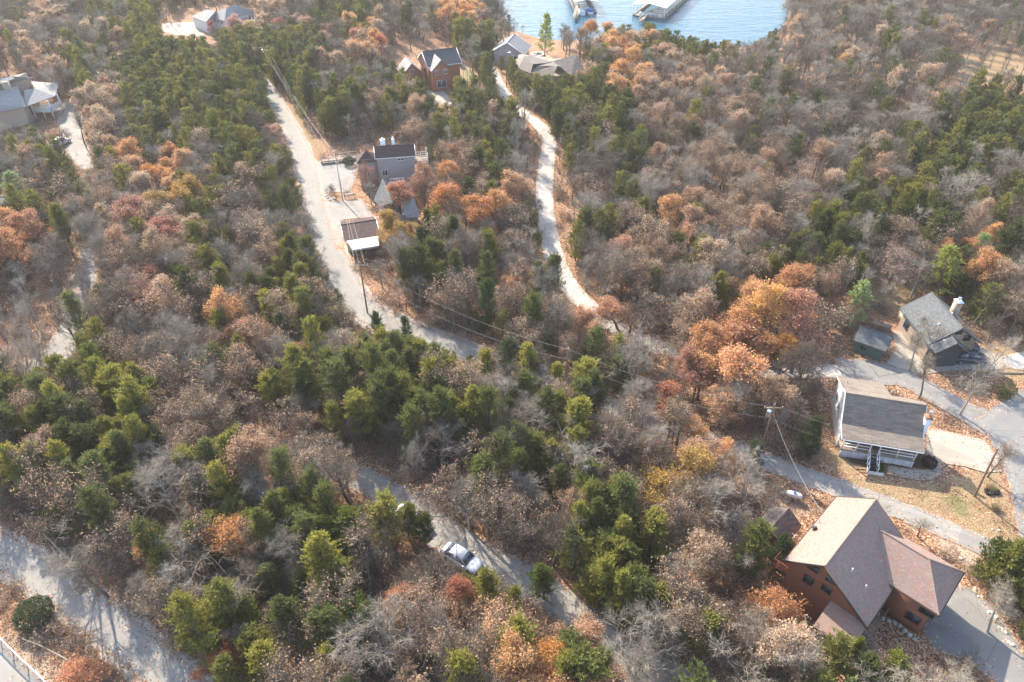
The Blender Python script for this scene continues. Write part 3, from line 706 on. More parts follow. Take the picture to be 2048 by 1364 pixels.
    # back deck in the notch of the roof
    box('deck_floor', t, 5.2, 8.3, 1.1, 4.2, 1.9, 2.0, M['deckred'])
    railing('railing', t, [(5.3, 4.2, 2.0), (8.3, 4.2, 2.0), (8.3, 1.2, 2.0)], 1.0, M['deckred'], .05, 2, 1.5, .2)
    for x, y in ((5.4,4.1),(8.2,4.1)): box('post', t, x-.08, x+.08, y-.08, y+.08, -.8, 1.9, M['deckred'])
    return t
WH = white_house()

# --- grey roofed house with stone chimney
def grey_house():
    o = at(1893, 619, 6); o = (o[0], o[1]); rz = math.radians(-87); t = thing('grey_roofed_house', 'tan house with mossy grey shingle roof and stone chimney, far right', 'house', (o[0], o[1], 0), rz)
    foot(o, rz, -4.2, 6.2, -4.0, 4.0)
    R = M['roof_grey']
    gwall('wall', t, -3.6, 3.7, -3.1, 3.1, -1, 3.45, 5.75, M['stone'], 'x')
    groof(t, -4.05, 4.1, -3.6, 3.6, 0, 6.0, 3.4, 3.4, R, 'x', M['dgrey'], .14)
    gwall('wall', t, 3.75, 5.0, -3.0, .6, -1, 3.1, 4.4, M['dgrey'], 'x', -1.2)
    groof(t, 3.6, 5.8, -3.6, .95, -1.2, 4.9, 3.35, 3.3, R, 'x', M['dgrey'], .12)
    window(t, (3.7, 1.6, 4.0), (1,0,0), .8, .8, M['dgrey']); window(t, (3.7, .1, 5.0), (1,0,0), .8, .5, M['dgrey'])
    for x in (-2, 1.2): window(t, (x, -3.1, 1.9), (0,-1,0), 1.0, 1.1, M['dgrey'])
    ch = box('chimney', t, -.65, .25, 1.0, 1.75, 4, 7.1, M['stone']); box('chimney_cap', ch, -.72, .32, .93, 1.82, 7.1, 7.22, M['tank'])
    cyl('flue', ch, (-.3, 1.4, 7.22), (-.3, 1.4, 7.6), .14, M['metal'], 12); cyl('flue_cap', ch, (-.3, 1.4, 7.6), (-.3, 1.4, 7.7), .22, M['metal'], 12)
    for p in ((1.8,-1.6,4.9),(4.4,-2.0,4.2),(0.6,.5,5.7)): cyl('roof_vent', t, (p[0],p[1],p[2]-.15), (p[0],p[1],p[2]+.2), .12, M['tank'], 8)
    # low retaining wall beside it
    a, b = G(1795, 635), G(1828, 676)
    w = Buf(); d = Vector((b[0]-a[0], b[1]-a[1], 0)); n = Vector((-d.y, d.x, 0)).normalized()*.15
    A = Vector((*a, 0)); Bv = Vector((*b, 0))
    v = [A-n, Bv-n, Bv+n, A+n]; v = [(q.x, q.y, h1(q.x, q.y)-.3) for q in v]+[(q.x, q.y, h1(q.x, q.y)+1.3) for q in v]
    me = w.add(v, BOXF).mesh('retaining_wall', [M['beige']]); uvbox(me); tag(link('retaining_wall', me), 'low pale wall beside the grey roofed house', 'wall')
    return t
grey_house()
# --- green shed
def green_shed():
    o = at(1722, 650, 3.2); rz = math.radians(-36); t = thing('green_shed', 'dark green shed with grey roof at the edge of the parking area', 'shed', (o[0], o[1], 0), rz)
    foot(o, rz, -.2, 4.5, -3, 1.2)
    gwall('wall', t, .3, 3.9, -2.15, .75, -1, 2.15, 3.0, M['green'], 'x', -.2)
    groof(t, 0, 4.2, -2.5, 1.1, -.2, 3.25, 2.2, 2.5, M['roof_grey'], 'x', M['dgrey'], .1)
    window(t, (1.5, -2.15, 1.3), (0,-1,0), .7, .6, M['green'])
    d = box('door', t, 3.88, 3.95, -1.5, -.3, 0, 1.9, M['dgrey']); box('handle', d, 3.95, 4.0, -1.4, -1.34, .95, 1.05, M['metal'])
    c = at(1762, 655, .5); p = thing('storage_crate', 'brown wooden crate behind the green shed', 'crate', (c[0], c[1], h1(*c)), -.6)
    for k in range(4): box('slat', p, -1.3, 1.3, -.5, -.45, .05+k*.25, .26+k*.25, M['wood'])
    box('body', p, -1.25, 1.25, -.44, .5, 0, 1.0, M['wood'])
green_shed()
# --- brown roofed garage by the road
def garage():
    o = at(679, 443, 3.2); rz = math.radians(18); t = thing('roadside_garage', 'cream garage with brown roof on stilts beside the paved road', 'garage', (o[0], o[1], 0), rz)
    foot(o, rz, -.3, 6.3, -5.6, .5)
    gwall('wall', t, .35, 5.6, -4.6, -.1, -1.0, 2.4, 3.0, M['cream'], 'x', -1.5)
    groof(t, 0, 5.9, -5.2, .25, -1.5, 3.35, 2.45, 3.0, M['roof_choc'], 'x', M['trim'], .12)
    for k in range(2):
        g = box('garage_door', t, .7+k*2.5, 2.8+k*2.5, -4.68, -4.61, -.4, 1.9, M['trim'])
        for j in range(4): box('panel', g, .75+k*2.5, 2.75+k*2.5, -4.72, -4.68, -.36+j*.57, .14+j*.57, M['trim'])
    slab('awning', t, [(.3,-5.15,2.42),(5.5,-5.15,2.42),(5.2,-7.7,2.05),(.9,-7.7,2.05)], M['cream'], .1)
    for x in (1.0, 3.0, 5.0): box('post', t, x-.09, x+.09, -7.6, -7.42, -1.0, 1.97, M['wood'])
    box('beam', t, .9, 5.2, -7.78, -7.7, 1.75, 2.0, M['skirt'])
garage()
# --- tall grey house with chocolate roof
def tall_house():
    o = at(750, 317, 6.5); rz = math.radians(10); t = thing('tall_grey_house', 'tall grey house with dark brown roof, white chimneys and side decks', 'house', (o[0], o[1], 0), rz)
    foot(o, rz, -4.4, 10, -1, 5.5)
    R = M['roof_choc']
    gwall('wall', t, .3, 7.1, .3, 3.3, -1, 6.35, 7.7, M['greywall'], 'x', 1.8)
    groof(t, 0, 7.4, 0, 3.6, 1.8, 8.0, 6.5, 6.5, R, 'x', M['trim'], .12)
    box('wall', t, -3.2, .28, 1.2, 4.0, -1, 5.4, M['greywall'])
    ap = (-1.5, 2.6, 7.1); c = [(-3.5,.9,5.4),(.25,.9,5.4),(.25,4.3,5.4),(-3.5,4.3,5.4)]
    for k in range(4): slab('roof', t, [ap, c[k], c[(k+1) % 4]], R, .1)
    for x, w in ((1.7,.45),(3.6,.28)):
        ch = box('chimney', t, x-w, x+w, 2.3, 2.3+w*1.4, 6, 8.9, M['trim']); cyl('flue', ch, (x, 2.6, 8.9), (x, 2.6, 9.25), .14, M['metal'], 10)
    window(t, (4.6, .3, 5.85), (0,-1,0), 1.2, .35, M['trim'])
    window(t, (1.5, .3, 3.4), (0,-1,0), .9, 1.1, M['trim']); 
    g = box('garage_door', t, 2.3, 5.1, .22, .29, 0, 2.2, M['trim'])
    for k in range(5): box('door_window', g, 2.42+k*.54, 2.80+k*.54, .17, .215, 1.7, 2.0, M['glass'])
    for z in (1.9, 4.6):
        box('deck_floor', t, 7.15, 9.7, .6, 3.4, z-.15, z, M['wood'])
        railing('railing', t, [(7.2,.6,z),(9.7,.6,z),(9.7,3.4,z),(7.2,3.4,z)], 1.0, M['trim'], .05, 3, 1.2)
    for x, y in ((9.6,.7),(9.6,3.3)): box('post', t, x-.09, x+.09, y-.09, y+.09, -.8, 6.4, M['trim'])
    # railed walkway from the road to the house
    a = at(642, 322, .3); b = at(716, 312, .5)
    w = thing('railed_walkway', 'white railed walkway from the parking pad to the tall grey house', 'walkway', (a[0], a[1], .3), math.atan2(b[1]-a[1], b[0]-a[0]))
    L = math.dist(a, b)
    box('deck_floor', w, 0, L, -.6, .6, -.1, 0, M['wood'])
    railing('railing', w, [(0,-.6,0),(L,-.6,0)], 1.0, M['skirt'], .04, 2, 1.5); railing('railing', w, [(0,.6,0),(L,.6,0)], 1.0, M['skirt'], .04, 2, 1.5)
    for k in range(4): box('post', w, L*k/3-.06, L*k/3+.06, -.5, .5, -1.6, -.1, M['wood'])
tall_house()

class Hs:
    """a far house built from its own roof planes in metres"""
    def __init__(s, name, label, o, cat='house'):
        s.o = Vector((o[0], o[1], 0)); s.t = thing(name, label, cat, s.o)
    def L(s, p):
        if len(p) == 3 and p[0] > -1e8 and isinstance(p, tuple) and not isinstance(p, Vector): x, y = at(p[0], p[1], p[2]); return Vector((x, y, p[2]))-s.o
        return Vector(p)-s.o
    def roof(s, pts, mat, th=.14): return slab('roof', s.t, [s.L(p) for p in pts], mat, th)
    def walls(s, pts, top, mat, z0=-1.2):
        """outline corners (photo points at eave height, moved in under the eave)"""
        P_ = [s.L(p) for p in pts]; c = sum(P_, Vector())/len(P_)
        P_ = [c+(q-c)*.93 for q in P_]; k = len(P_)
        bm = bmesh.new(); A = [bm.verts.new((q.x, q.y, z0)) for q in P_]; Bv = [bm.verts.new((q.x, q.y, top)) for q in P_]
        bm.faces.new(A[::-1]); bm.faces.new(Bv)
        for i in range(k): bm.faces.new((A[i], A[(i+1) % k], Bv[(i+1) % k], Bv[i]))
        bmesh.ops.recalc_face_normals(bm, faces=bm.faces[:])
        me = bpy.data.meshes.new('wall'); bm.to_mesh(me); bm.free(); me.materials.append(mat); uvbox(me)
        HOUSES.append([((q+s.o).x, (q+s.o).y) for q in P_])
        return link('wall', me, s.t)
    def win(s, a, b, n, z, w, h, frame, t0=.1, t1=.9):
        """windows spread along the wall line a-b"""
        A, Bv = s.L(a), s.L(b); d = (Bv-A); d.z = 0; nn = Vector((d.y, -d.x, 0)).normalized()
        if nn.y > 0: nn = -nn
        for i in range(n):
            q = A.lerp(Bv, t0+(t1-t0)*(i+.5)/n); window(s.t, (q.x, q.y, z), nn, w, h, frame)
def V3(p, dx=0, dy=0, dz=0):
    x, y = at(*p); return Vector((x+dx, y+dy, p[2]+dz))
def ground_z(x, y): return h1(x, y)
# --- white ranch house, top left
def ranch():
    h = Hs('white_ranch_house', 'white ranch house with two grey hip roofs, top left', at(450, 42, 3.2)); R = M['roof_pale']
    a, b, c, d = V3((519-40.5,22.5,3.4)), V3((449,42,3.4)), V3((414,31,3.4)), V3((472,9.8,6.4))
    # main hip: eaves W, S, E corner points, ridge
    W_, S_2, E_ = V3((414,31,3.4)), V3((449,42,3.4)), V3((512,22.5,3.4)); B_ = W_+(E_-S_2)
    r1 = V3((453,15,6.0)); r2 = V3((472,9.8,6.0))
    h.roof([W_, S_2, r1], R); h.roof([S_2, E_, r2, r1], R); h.roof([E_, B_, r2], R); h.roof([B_, W_, r1, r2], R)
    h.walls([W_, S_2, E_, B_], 3.3, M['white'])
    h.win(W_, S_2, 4, 2.7, .5, .5, M['brick_far']); h.win(S_2, E_, 4, 1.9, 1.2, 1.2, M['dgrey'])
    w2, s2 = V3((383,33,3.2)), V3((412,44.5,3.2)); e2 = V3((436,33,3.2)); b2 = w2+(e2-s2); q1, q2 = V3((416,18.5,5.2)), V3((432,21,5.2))
    h.roof([w2, s2, q1], R); h.roof([s2, e2, q2, q1], R); h.roof([e2, b2, q2], R); h.roof([b2, w2, q1, q2], R)
    h.walls([w2, s2, e2, b2], 3.1, M['white'])
    dd = (s2-w2); g = (w2+s2)/2-h.o
    # garage doors on the west wing
    nn = Vector((dd.y, -dd.x, 0)).normalized(); nn = -nn if nn.y > 0 else nn
    for k in (.3, .7):
        q = (w2.lerp(s2, k))-h.o; window(h.t, (q.x+.3, q.y+.3, 1.2), nn, 2.4, 2.2, M['trim'], M['skirt'], 'garage_door', 0)
    # deck on the east
    q = E_-h.o
    box('deck_floor', h.t, q.x-4.5, q.x+.3, q.y-5.5, q.y-2.5, 1.0, 1.15, M['tank'])
    railing('railing', h.t, [(q.x-4.5, q.y-5.5, 1.15), (q.x+.3, q.y-5.5, 1.15), (q.x+.3, q.y-2.5, 1.15)], 1.0, M['trim'], .07, 3, 1.4)
    for k in range(3): box('post', h.t, q.x-4.4+k*2.2, q.x-4.2+k*2.2, q.y-5.4, q.y-5.2, -1, 3.2, M['trim'])
ranch()
# --- big lodge at the left edge
def lodge():
    h = Hs('lodge_house', 'large lodge with pale grey roof and raised deck at the left edge', at(60, 195, 5)); R = M['roof_pale']
    A = V3((-80,262,4.0)); B = V3((0,216,4.0)); C = V3((52,213,4.0)); D = V3((110,192,4.0)); E = V3((70,177,5.6)); F = V3((48,180,6.2)); Gp = V3((34,172,7.2)); H_ = V3((-60,195,7.2))
    h.roof([E, D, C], R); h.roof([E, C, F], R)
    h.roof([Gp, F, C, V3((24,206,4.6)), V3((-80,236,4.6)), V3((-90,205,7.0))], R, .2) if False else None
    h.roof([V3((-80,205,7.2)), V3((34,171,7.2)), V3((52,213,4.2)), V3((-80,240,4.2))], R)
    # upper part
    U = [V3((-80,180,9.0)), V3((22,152,9.0)), V3((30,157,8.6)), V3((-80,190,8.3))]
    h.roof(U, R)
    h.roof([V3((-80,180,9.0)), V3((22,152,9.0)), V3((22,152,9.0), 1.5, 5, -2), V3((-80,180,9.0), 1.5, 5, -2)], R)
    o = h.o
    h.walls([V3((-80,186,7.5)), V3((32,160,7.5)), V3((32,160,7.5), 1, 4), V3((-80,186,7.5), 1, 4)], 7.9, M['stone'])
    h.walls([V3((-80,238,4.0)), V3((48,212,4.0)), V3((60,196,4.0), 0, 3), V3((-80,215,4), 0, 5)], 3.9, M['beige'])
    h.roof([E, D, V3((60,177,5.6), 2, 8, -1.6), V3((60,177,5.6), -3, 6, -.5)], R)
    # deck under the east corner
    q = D-o
    box('deck_floor', h.t, q.x-4.6, q.x-.1, q.y-3.0, q.y+1.5, 1.4, 1.6, M['tank'])
    railing('railing', h.t, [(q.x-4.6, q.y-3.0, 1.6), (q.x-.1, q.y-3.0, 1.6), (q.x-.1, q.y+1.5, 1.6)], 1.0, M['trim'], .06, 3, 1.2, .3)
    for x, y in ((-4.4,-2.8),(-2.3,-2.8),(-.3,-2.8),(-.3,1.3)): box('post', h.t, q.x+x-.1, q.x+x+.1, q.y+y-.1, q.y+y+.1, -1, 4.0, M['trim'])
    for k in range(4): window(h.t, (q.x-5-k*1.4, q.y-3.4, 1.9), (0.3,-1,0), 1.0, 1.6, M['dgrey'])
    ch = box('chimney', h.t, -4.4, -3.2, -1, .1, 3, 8.6, M['stone']); 
lodge()
# --- brick gabled house
def gabled():
    o = (-17.7, 180.5); rz = math.radians(23); t = thing('brick_gabled_house', 'orange brick house with dark roof and two pale front gables, top centre', 'house', (o[0], o[1], 0), rz)
    foot(o, rz, -10, 5, -6, 4.5)
    B = M['brick_far']; R = M['roof_dark']; P_ = M['roof_pale']; T = M['trim']
    gwall('wall', t, -4.0, 4.0, -3.5, 3.5, -1, 6.1, 8.3, B, 'x'); groof(t, -4.3, 4.4, -3.95, 3.95, 0, 8.5, 6.0, 6.0, R, 'x', T)
    gwall('wall', t, -3.7, .8, -5.5, -3.4, -1, 5.6, 7.75, B, 'y'); 
    slab('roof', t, [(-1.45,-5.9,7.95),(-1.45,-.9,7.95),(-4.05,-2.5,5.5),(-4.05,-5.9,5.5)], P_); slab('roof', t, [(-1.45,-5.9,7.95),(-1.45,-.9,7.95),(1.15,-2.5,5.5),(1.15,-5.9,5.5)], R)
    for x in (-2.6, -.4): window(t, (x, -5.5, 5.0), (0,-1,0), .7, 1.0, M['trim'])
    window(t, (-1.5, -5.5, 2.2), (0,-1,0), 2.2, 1.6, T)
    gwall('wall', t, -9.3, -4.9, 0, 4.2, -1, 4.1, 6.2, B, 'y'); groof(t, -.4, 4.5, -9.6, -4.6, -7.1, 6.4, 3.9, 3.9, P_, 'y', T)
    window(t, (-7.1, 0, 4.2), (0,-1,0), .8, .8, T); gd = box('garage_door', t, -8.6, -5.6, -.08, -.01, 0, 2.2, T)
    slab('roof', t, [(-4.9,1.6,6.6),(-4.3,1.6,6.6),(-4.3,-1.6,5.0),(-4.9,-1.6,5.0)], R); box('wall', t, -4.88, -4.02, -1.3, 2.5, -1, 5.0, B)
    # porch on the east
    slab('porch_roof', t, [(4.45,-3.4,4.3),(4.45,-.2,5.0),(6.0,-.2,4.6),(6.0,-3.4,3.9)], R, .1)
    box('porch_floor', t, 4.05, 6.0, -3.6, 0, .3, .5, M['wood']); 
    for y in (-3.3,-.3): box('post', t, 5.8, 5.95, y-.07, y+.07, -.6, 4.1, T)
    window(t, (3.0,-3.5,2.2), (0,-1,0), 1.0, 1.2, T)
gabled()
# --- pale grey gabled house near the lake
def lake_house():
    o = at(1030, 67, 6); rz = math.radians(-15); t = thing('pale_gabled_house', 'small pale grey gabled house near the lake shore', 'house', (o[0], o[1], 0), rz)
    foot(o, rz, -4.8, 4.8, -8, .5)
    gwall('wall', t, -4.2, 4.0, -7.4, -.3, -1, 3.4, 5.7, M['greywall'], 'y', 0)
    groof(t, -7.9, 0, -4.7, 4.6, 0, 6.0, 3.2, 3.2, M['roof_pale'], 'y', M['trim'])
    cyl('flue', t, (-2.6,-2,4.2), (-2.6,-2,5.9), .16, M['metal'], 8); window(t, (1.6,-7.4,2.0), (0,-1,0), 1.4, 1.2, M['trim']); window(t, (-1.8,-7.4,2.0), (0,-1,0), .8, 1.0, M['trim'])
    box('deck_floor', t, 4.05, 6.2, -5, -1, .7, .85, M['wood']); railing('railing', t, [(4.1,-5,.85),(6.2,-5,.85),(6.2,-1,.85)], 1.0, M['trim'], .07, 3, 1.2)
lake_house()
# --- tan brick house with many hips
def tan_house():
    h = Hs('tan_hipped_house', 'tan brick house with brown-grey hip and gable roofs, top centre right', at(1090, 140, 3)); R = M['roof_tan']; R2 = M['roof_brown']
    r1 = V3((1106,122,6.6)); r2 = V3((1153,108.5,6.6)); e2 = V3((1168,138,4.3)); e1 = V3((1142,152,4.3)); e0 = V3((1112,146,4.3))
    d = Vector((-.55, .83, 0))*4.2
    h.roof([r1, r2, e2, e1], R2); h.roof([r2, r1, r1+d+Vector((0,0,-2.3)), r2+d+Vector((0,0,-2.3))], R2)
    # front gable facing the camera
    g0 = V3((1106,122,6.6)); g1 = V3((1116,131,6.4))
    h.roof([g0, g1, V3((1101,158,3.9)), V3((1061,146,3.9)), V3((1074,131,5.6))], R2)
    h.roof([g0, g1, V3((1127,143,4.3)), V3((1140,135,4.6), 0, 0, 0)], R)
    # hipped west wing
    a, b = V3((1049,112,6.0)), V3((1063,110,6.0)); w = V3((1036,137,3.6)); s = V3((1061,146.5,3.6)); e = V3((1090,126,5.2))
    h.roof([a, w, s, V3((1066,128,5.2))], R); h.roof([b, a, V3((1066,128,5.2)), e], R); h.roof([b, e, e+Vector((2,5,-1.4)), b+Vector((1,5,-2.2))], R); h.roof([a, b, b+Vector((1,5,-2.2)), a+Vector((-2.5,4,-2.2))], R); h.roof([a, a+Vector((-2.5,4,-2.2)), w], R)
    h.walls([w, s, V3((1090,140,3.6)), V3((1090,128,3.6), 1, 6), V3((1050,118,3.6), -2, 5)], 3.5, M['stone'])
    h.walls([V3((1068,147,4)), V3((1101,157,4)), V3((1125,150,4)), V3((1140,151,4)), V3((1166,138,4)), V3((1160,120,4), -1, 3), V3((1105,128,4), -1, 4)], 4.0, M['stone'])
    h.win(V3((1061,147,3.6)), V3((1101,158,3.6)), 3, 1.9, 1.1, 1.2, M['trim']); h.win(V3((1142,152,4)), V3((1168,139,4)), 2, 2.0, 1.1, 1.2, M['trim'])
tan_house()
# --- little grey steep gabled cottage among the orange trees
def cottage():
    h = Hs('grey_cottage', 'grey steep gabled cottage half hidden behind orange leafed trees', at(790, 415, 2)); R = M['roof_grey']
    a = V3((765,357,6.2)); b = V3((747,400,3.2)); c = V3((760,414,3.2)); d = V3((786,404,5.6)); e = V3((803,431,3.0)); f = V3((826,392,5.6)); g = V3((840,434,3.0)); k = V3((812,436,3.0))
    h.roof([a, b, c, d], R); h.roof([a, d, e, V3((800,392,3.0), 0, 1)], R)
    h.roof([V3((800,388,5.4)), f, g, k], M['roof_pale']); h.roof([V3((800,388,5.4)), f, V3((826,392,5.6), .5, 4, -2.4), V3((800,388,5.4), .5, 4, -2.4)], M['roof_pale'])
    h.walls([V3((752,402,3)), V3((762,413,3)), V3((803,431,3)), V3((838,433,3)), V3((836,405,3)), V3((775,378,3))], 3.0, M['greywall'])
    for q, w in (((790,425,2),.9), ((775,420,2),.8)):
        p = h.L(V3(q)); window(h.t, (p.x, p.y, 1.6), (-.45,-.9,0), w, 1.0, M['trim'])
    p = a-h.o; box('vent_hood', h.t, p.x+.2, p.x+.8, p.y-1.3, p.y-.9, 5.0, 5.9, M['dgrey'])
cottage()
# --- sliver of a small building far left
def edge_house():
    o = G(28, 432); t = thing('low_brown_outbuilding', 'low brown roofed outbuilding behind a light green tree, left edge', 'outbuilding', (o[0], o[1], 0), .1)
    foot(o, .1, -9, 5, -3, 4)
    gwall('wall', t, -8, 3.4, -1.6, 3.0, -1, 2.3, 3.2, M['beige'], 'x'); groof(t, -8.4, 3.8, -2.0, 3.4, .7, 3.4, 2.3, 2.3, M['roof_tan'], 'x', M['trim'], .1); window(t, (1.5,-1.6,1.3), (0,-1,0), 1.0, .9, M['trim'])
edge_house()
# --- covered boat docks on the lake
def dock(o, ang, W, L, label, gang, boats):
    t = thing('boat_dock', label, 'boat dock', (o[0], o[1], WATER_Z), ang)
    T = M['trim']
    groof(t, 0, L, 0, W, W/2, 4.6, 3.7, 3.7, M['metal_roof'], 'x', M['metal'], .08) if False else None
    slab('roof', t, [(-.3,W/2,4.5),(W+.3,W/2,4.5) if False else (L,W/2,4.5),(L,-.4,3.7),(-.3,-.4,3.7)], M['metal_roof'], .1); slab('roof', t, [(-.3,W/2,4.5),(L,W/2,4.5),(L,W+.4,3.7),(-.3,W+.4,3.7)], M['metal_roof'], .1)
    for k in range(int(L/4)+1):
        for y in (.1, W-.1): box('post', t, k*4+.0, k*4+.16, y-.08, y+.08, 0, 3.75, T)
    for y0, y1 in ((-.2, .9), (W-.9, W+.2)): box('deck_floor', t, 0, L, y0, y1, .1, .45, M['wood'])
    box('deck_floor', t, -.2, 1.8, .9, W-.9, .1, .45, M['wood'])
    railing('railing', t, [(-.1,0,.45),(-.1,W,.45)], 1.0, T, .05, 3, 1.5)
    for k in range(3): box('locker', t, .5, 1.2, 1.2+k*(W-2.4)/2.6, 2.4+k*(W-2.4)/2.6, .45, 1.3+.3*(k % 2), M['tank'])
    g = thing('gangway', 'narrow gangway from shore to the '+gang[0], 'gangway', (0,0,0))
    a, b = gang[1], gang[2]; A = Vector((*a, WATER_Z+.5)); Bv = Vector((*b, WATER_Z+.9)); d = (Bv-A); n = Vector((-d.y, d.x, 0)).normalized()*.7
    v = [A-n, Bv-n, Bv+n, A+n]; v = [list(q) for q in v]+[list(q+Vector((0,0,.12))) for q in v]
    part('deck_floor', g, v, BOXF, M['wood']); 
    for s in (-1, 1):
        vv, ff = bar(A+n*s+Vector((0,0,1)), Bv+n*s+Vector((0,0,1)), .05, 4); part('rail', g, vv, ff, T)
    for lx, ly, lb, cm in boats:
        c, s_ = math.cos(ang), math.sin(ang); w = (o[0]+lx*c-ly*s_, o[1]+lx*s_+ly*c)
        bt = thing('moored_boat', lb, 'boat', (*w, WATER_Z), ang)
        secs = [(-2.8,.95,.9),(-1,1.1,.95),(1,1.05,1.0),(2.3,.6,1.1),(3.0,.05,1.2)]; v = []
        for x, hw, hh in secs: v += [(x,-hw,hh),(x,-hw*.6,-.1),(x,hw*.6,-.1),(x,hw,hh)]
        f = [[i*4+j, i*4+j+1, i*4+j+5, i*4+j+4] for i in range(4) for j in range(3)]+[[i*4+3, i*4, i*4+4, i*4+7] for i in range(4)]+[[0,3,2,1]]
        part('hull', bt, v, f, M['tank']); part('cover', bt, boxv(-2.5,1.2,-.9,.9,1.0,1.45), BOXF, cm)
fr = at(1331, 15.6, 1.1); fl = at(1268, 8, 1.1)
fv = Vector((fr[0]-fl[0], fr[1]-fl[1])); Wd = fv.length; ang2 = math.atan2(fv.y, fv.x)+math.pi/2
# local y from right corner to left corner
dock(fr, ang2, Wd, 34, 'large white roofed boat dock on the right of the cove', ('large right dock', at(1302, 24, WATER_Z), at(1281, 50, WATER_Z)), [])
d1 = at(1194, 3, 1.1)
dock(d1, math.pi/2+.05, 7.0, 30, 'smaller white roofed boat dock with a blue covered boat', ('smaller left dock', at(1157, 14, WATER_Z), at(1150, 45, WATER_Z)), [(.5, 2.2, 'boat with a blue cover moored at the smaller dock', M['blue']), (-.5, 5.0, 'pale boat moored beside the blue covered boat', M['tank'])])
# ------------------------------------------------------------ vehicles
def car(label, o, ang, paint, L=4.7, suv=False):
    t = thing('parked_car', label, 'car', (o[0], o[1], h1(*o)+.055), ang)
    k = L/4.7; hr = 1.62 if suv else 1.45
    bm = bmesh.new()
    st = [(-2.35,.62,.45,.70),(-2.2,.80,.30,.86),(-1.5,.90,.24,.95 if not suv else 1.0),(-.6,.92,.22,.95),(.5,.92,.22,.94),(1.1,.91,.23,.90),(1.9,.86,.26,.80),(2.25,.76,.32,.68),(2.36,.55,.42,.60)]
    R = []
    for x, w, zb, zt in st:
        pr = [(-w*.92,zb),(-w,zb+.18),(-w,zt-.14),(-w*.86,zt),(0,zt+.03),(w*.86,zt),(w,zt-.14),(w,zb+.18),(w*.92,zb)]
        R.append([bm.verts.new((x*k, a, b)) for a, b in pr])
    for A, B in zip(R[:-1], R[1:]):
        for i in range(8): bm.faces.new((A[i], B[i], B[i+1], A[i+1]))
        bm.faces.new((A[8], B[8], B[0], A[0]))
    bm.faces.new(R[0]); bm.faces.new(R[-1][::-1]); bmesh.ops.recalc_face_normals(bm, faces=bm.faces[:])
    me = bpy.data.meshes.new('body'); bm.to_mesh(me); bm.free(); me.materials.append(paint)
    for p in me.polygons: p.use_smooth = True
    link('body', me, t)
    xr0, xr1 = (-2.05, -1.75) if suv else (-1.85, -1.15)
    # greenhouse: base ring and roof ring
    base = [(xr0*k,-.80),(1.15*k,-.80),(1.15*k,.80),(xr0*k,.80)]; top = [(xr1*k,-.62),(.35*k,-.62),(.35*k,.62),(xr1*k,.62)]
    zb, zt = .93, hr
    v = [(a,b,zb) for a, b in base]+[(a,b,zt) for a, b in top]
    def lerp(a, b, q): return tuple(a[i]+(b[i]-a[i])*q for i in range(3))
    part('roof_panel', t, [(a*1.0,b,zt-.03) for a, b in top]+[(a*.97,b*.93,zt+.03) for a, b in top], BOXF, paint)
    c0 = part('pillars', t, boxv(0,1,0,1,0,1)*0+np.array([(a*.985,b*.97,c) for a,b,c in v]), BOXF, paint)
    def pane(nm, q, push):
        q = [Vector(x) for x in q]; c = sum(q, Vector())/4; n = (q[1]-q[0]).cross(q[3]-q[0]).normalized()
        if n.dot(c-Vector((0,0,.9))) < 0: n = -n
        q = [c+(x-c)*.90 for x in q]; part(nm, t, [list(x+n*.0) for x in q]+[list(x+n*.035) for x in q], BOXF, M['carglass'])
    pane('windshield', [v[1], v[2], v[6], v[5]], 0); pane('rear_window', [v[0], v[3], v[7], v[4]], 0)
    for a, b in ((0, 1), (3, 2)):
        for q0, q1 in ((0,.48),(.52,1)):
            pane('side_window', [lerp(v[a],v[b],q0), lerp(v[a],v[b],q1), lerp(v[a+4],v[b+4],q1), lerp(v[a+4],v[b+4],q0)], 0)
    for x in (-1.4*k, 1.42*k):
        for s in (-1, 1):
            w = thing_wheel(t, x, s)
    for s in (-1, 1):
        box('headlight', t, 2.16*k, 2.31*k, s*.6-.14, s*.6+.14, .56, .68, M['metal']); box('tail_light', t, -2.33*k, -2.2*k, s*.62-.13, s*.62+.13, .62, .76, M['brick_far'])
        box('mirror', t, .85*k, 1.0*k, s*.97-.09, s*.97+.09, .93, 1.06, paint)
    return t
def thing_wheel(t, x, s):
    w = cyl('wheel', t, (x, s*.74, .33), (x, s*.95, .33), .33, M['rubber'], 16); cyl('rim', w, (x, s*.94, .33), (x, s*.965, .33), .2, M['metal'], 12)
    return w
a, b = at(893, 1096, .7), at(955, 1134, .7); cdir = math.atan2(b[1]-a[1], b[0]-a[0]); cc = ((a[0]+b[0])/2, (a[1]+b[1])/2)
car('white car with dark side windows parked on the edge of the lower road', cc, cdir, M['carwhite'], max(4.5, math.dist(a, b)+.1))
a, b = at(800, 1020, .7), at(850, 1054, .7); cdir2 = math.atan2(b[1]-a[1], b[0]-a[0])
car('white car mostly hidden under an olive cedar on the lower road', ((a[0]+b[0])/2, (a[1]+b[1])/2), cdir2, M['carwhite'], 4.6)
a = at(1938, 716, .7); car('dark blue car parked under leafless trees below the grey roofed house', a, math.radians(-4), M['carblue'], 4.7, True)
a = at(1928, 697, .7); car('dark car partly hidden behind the dark blue car', (a[0], a[1]+.6), math.radians(-6), M['carblue'], 4.4)
a = at(131, 281, .7); car('small pale car nose out under the lodge trees', (a[0]-1.2, a[1]), math.radians(70), M['carwhite'], 4.4, True)
a = at(868, 186, .7); 

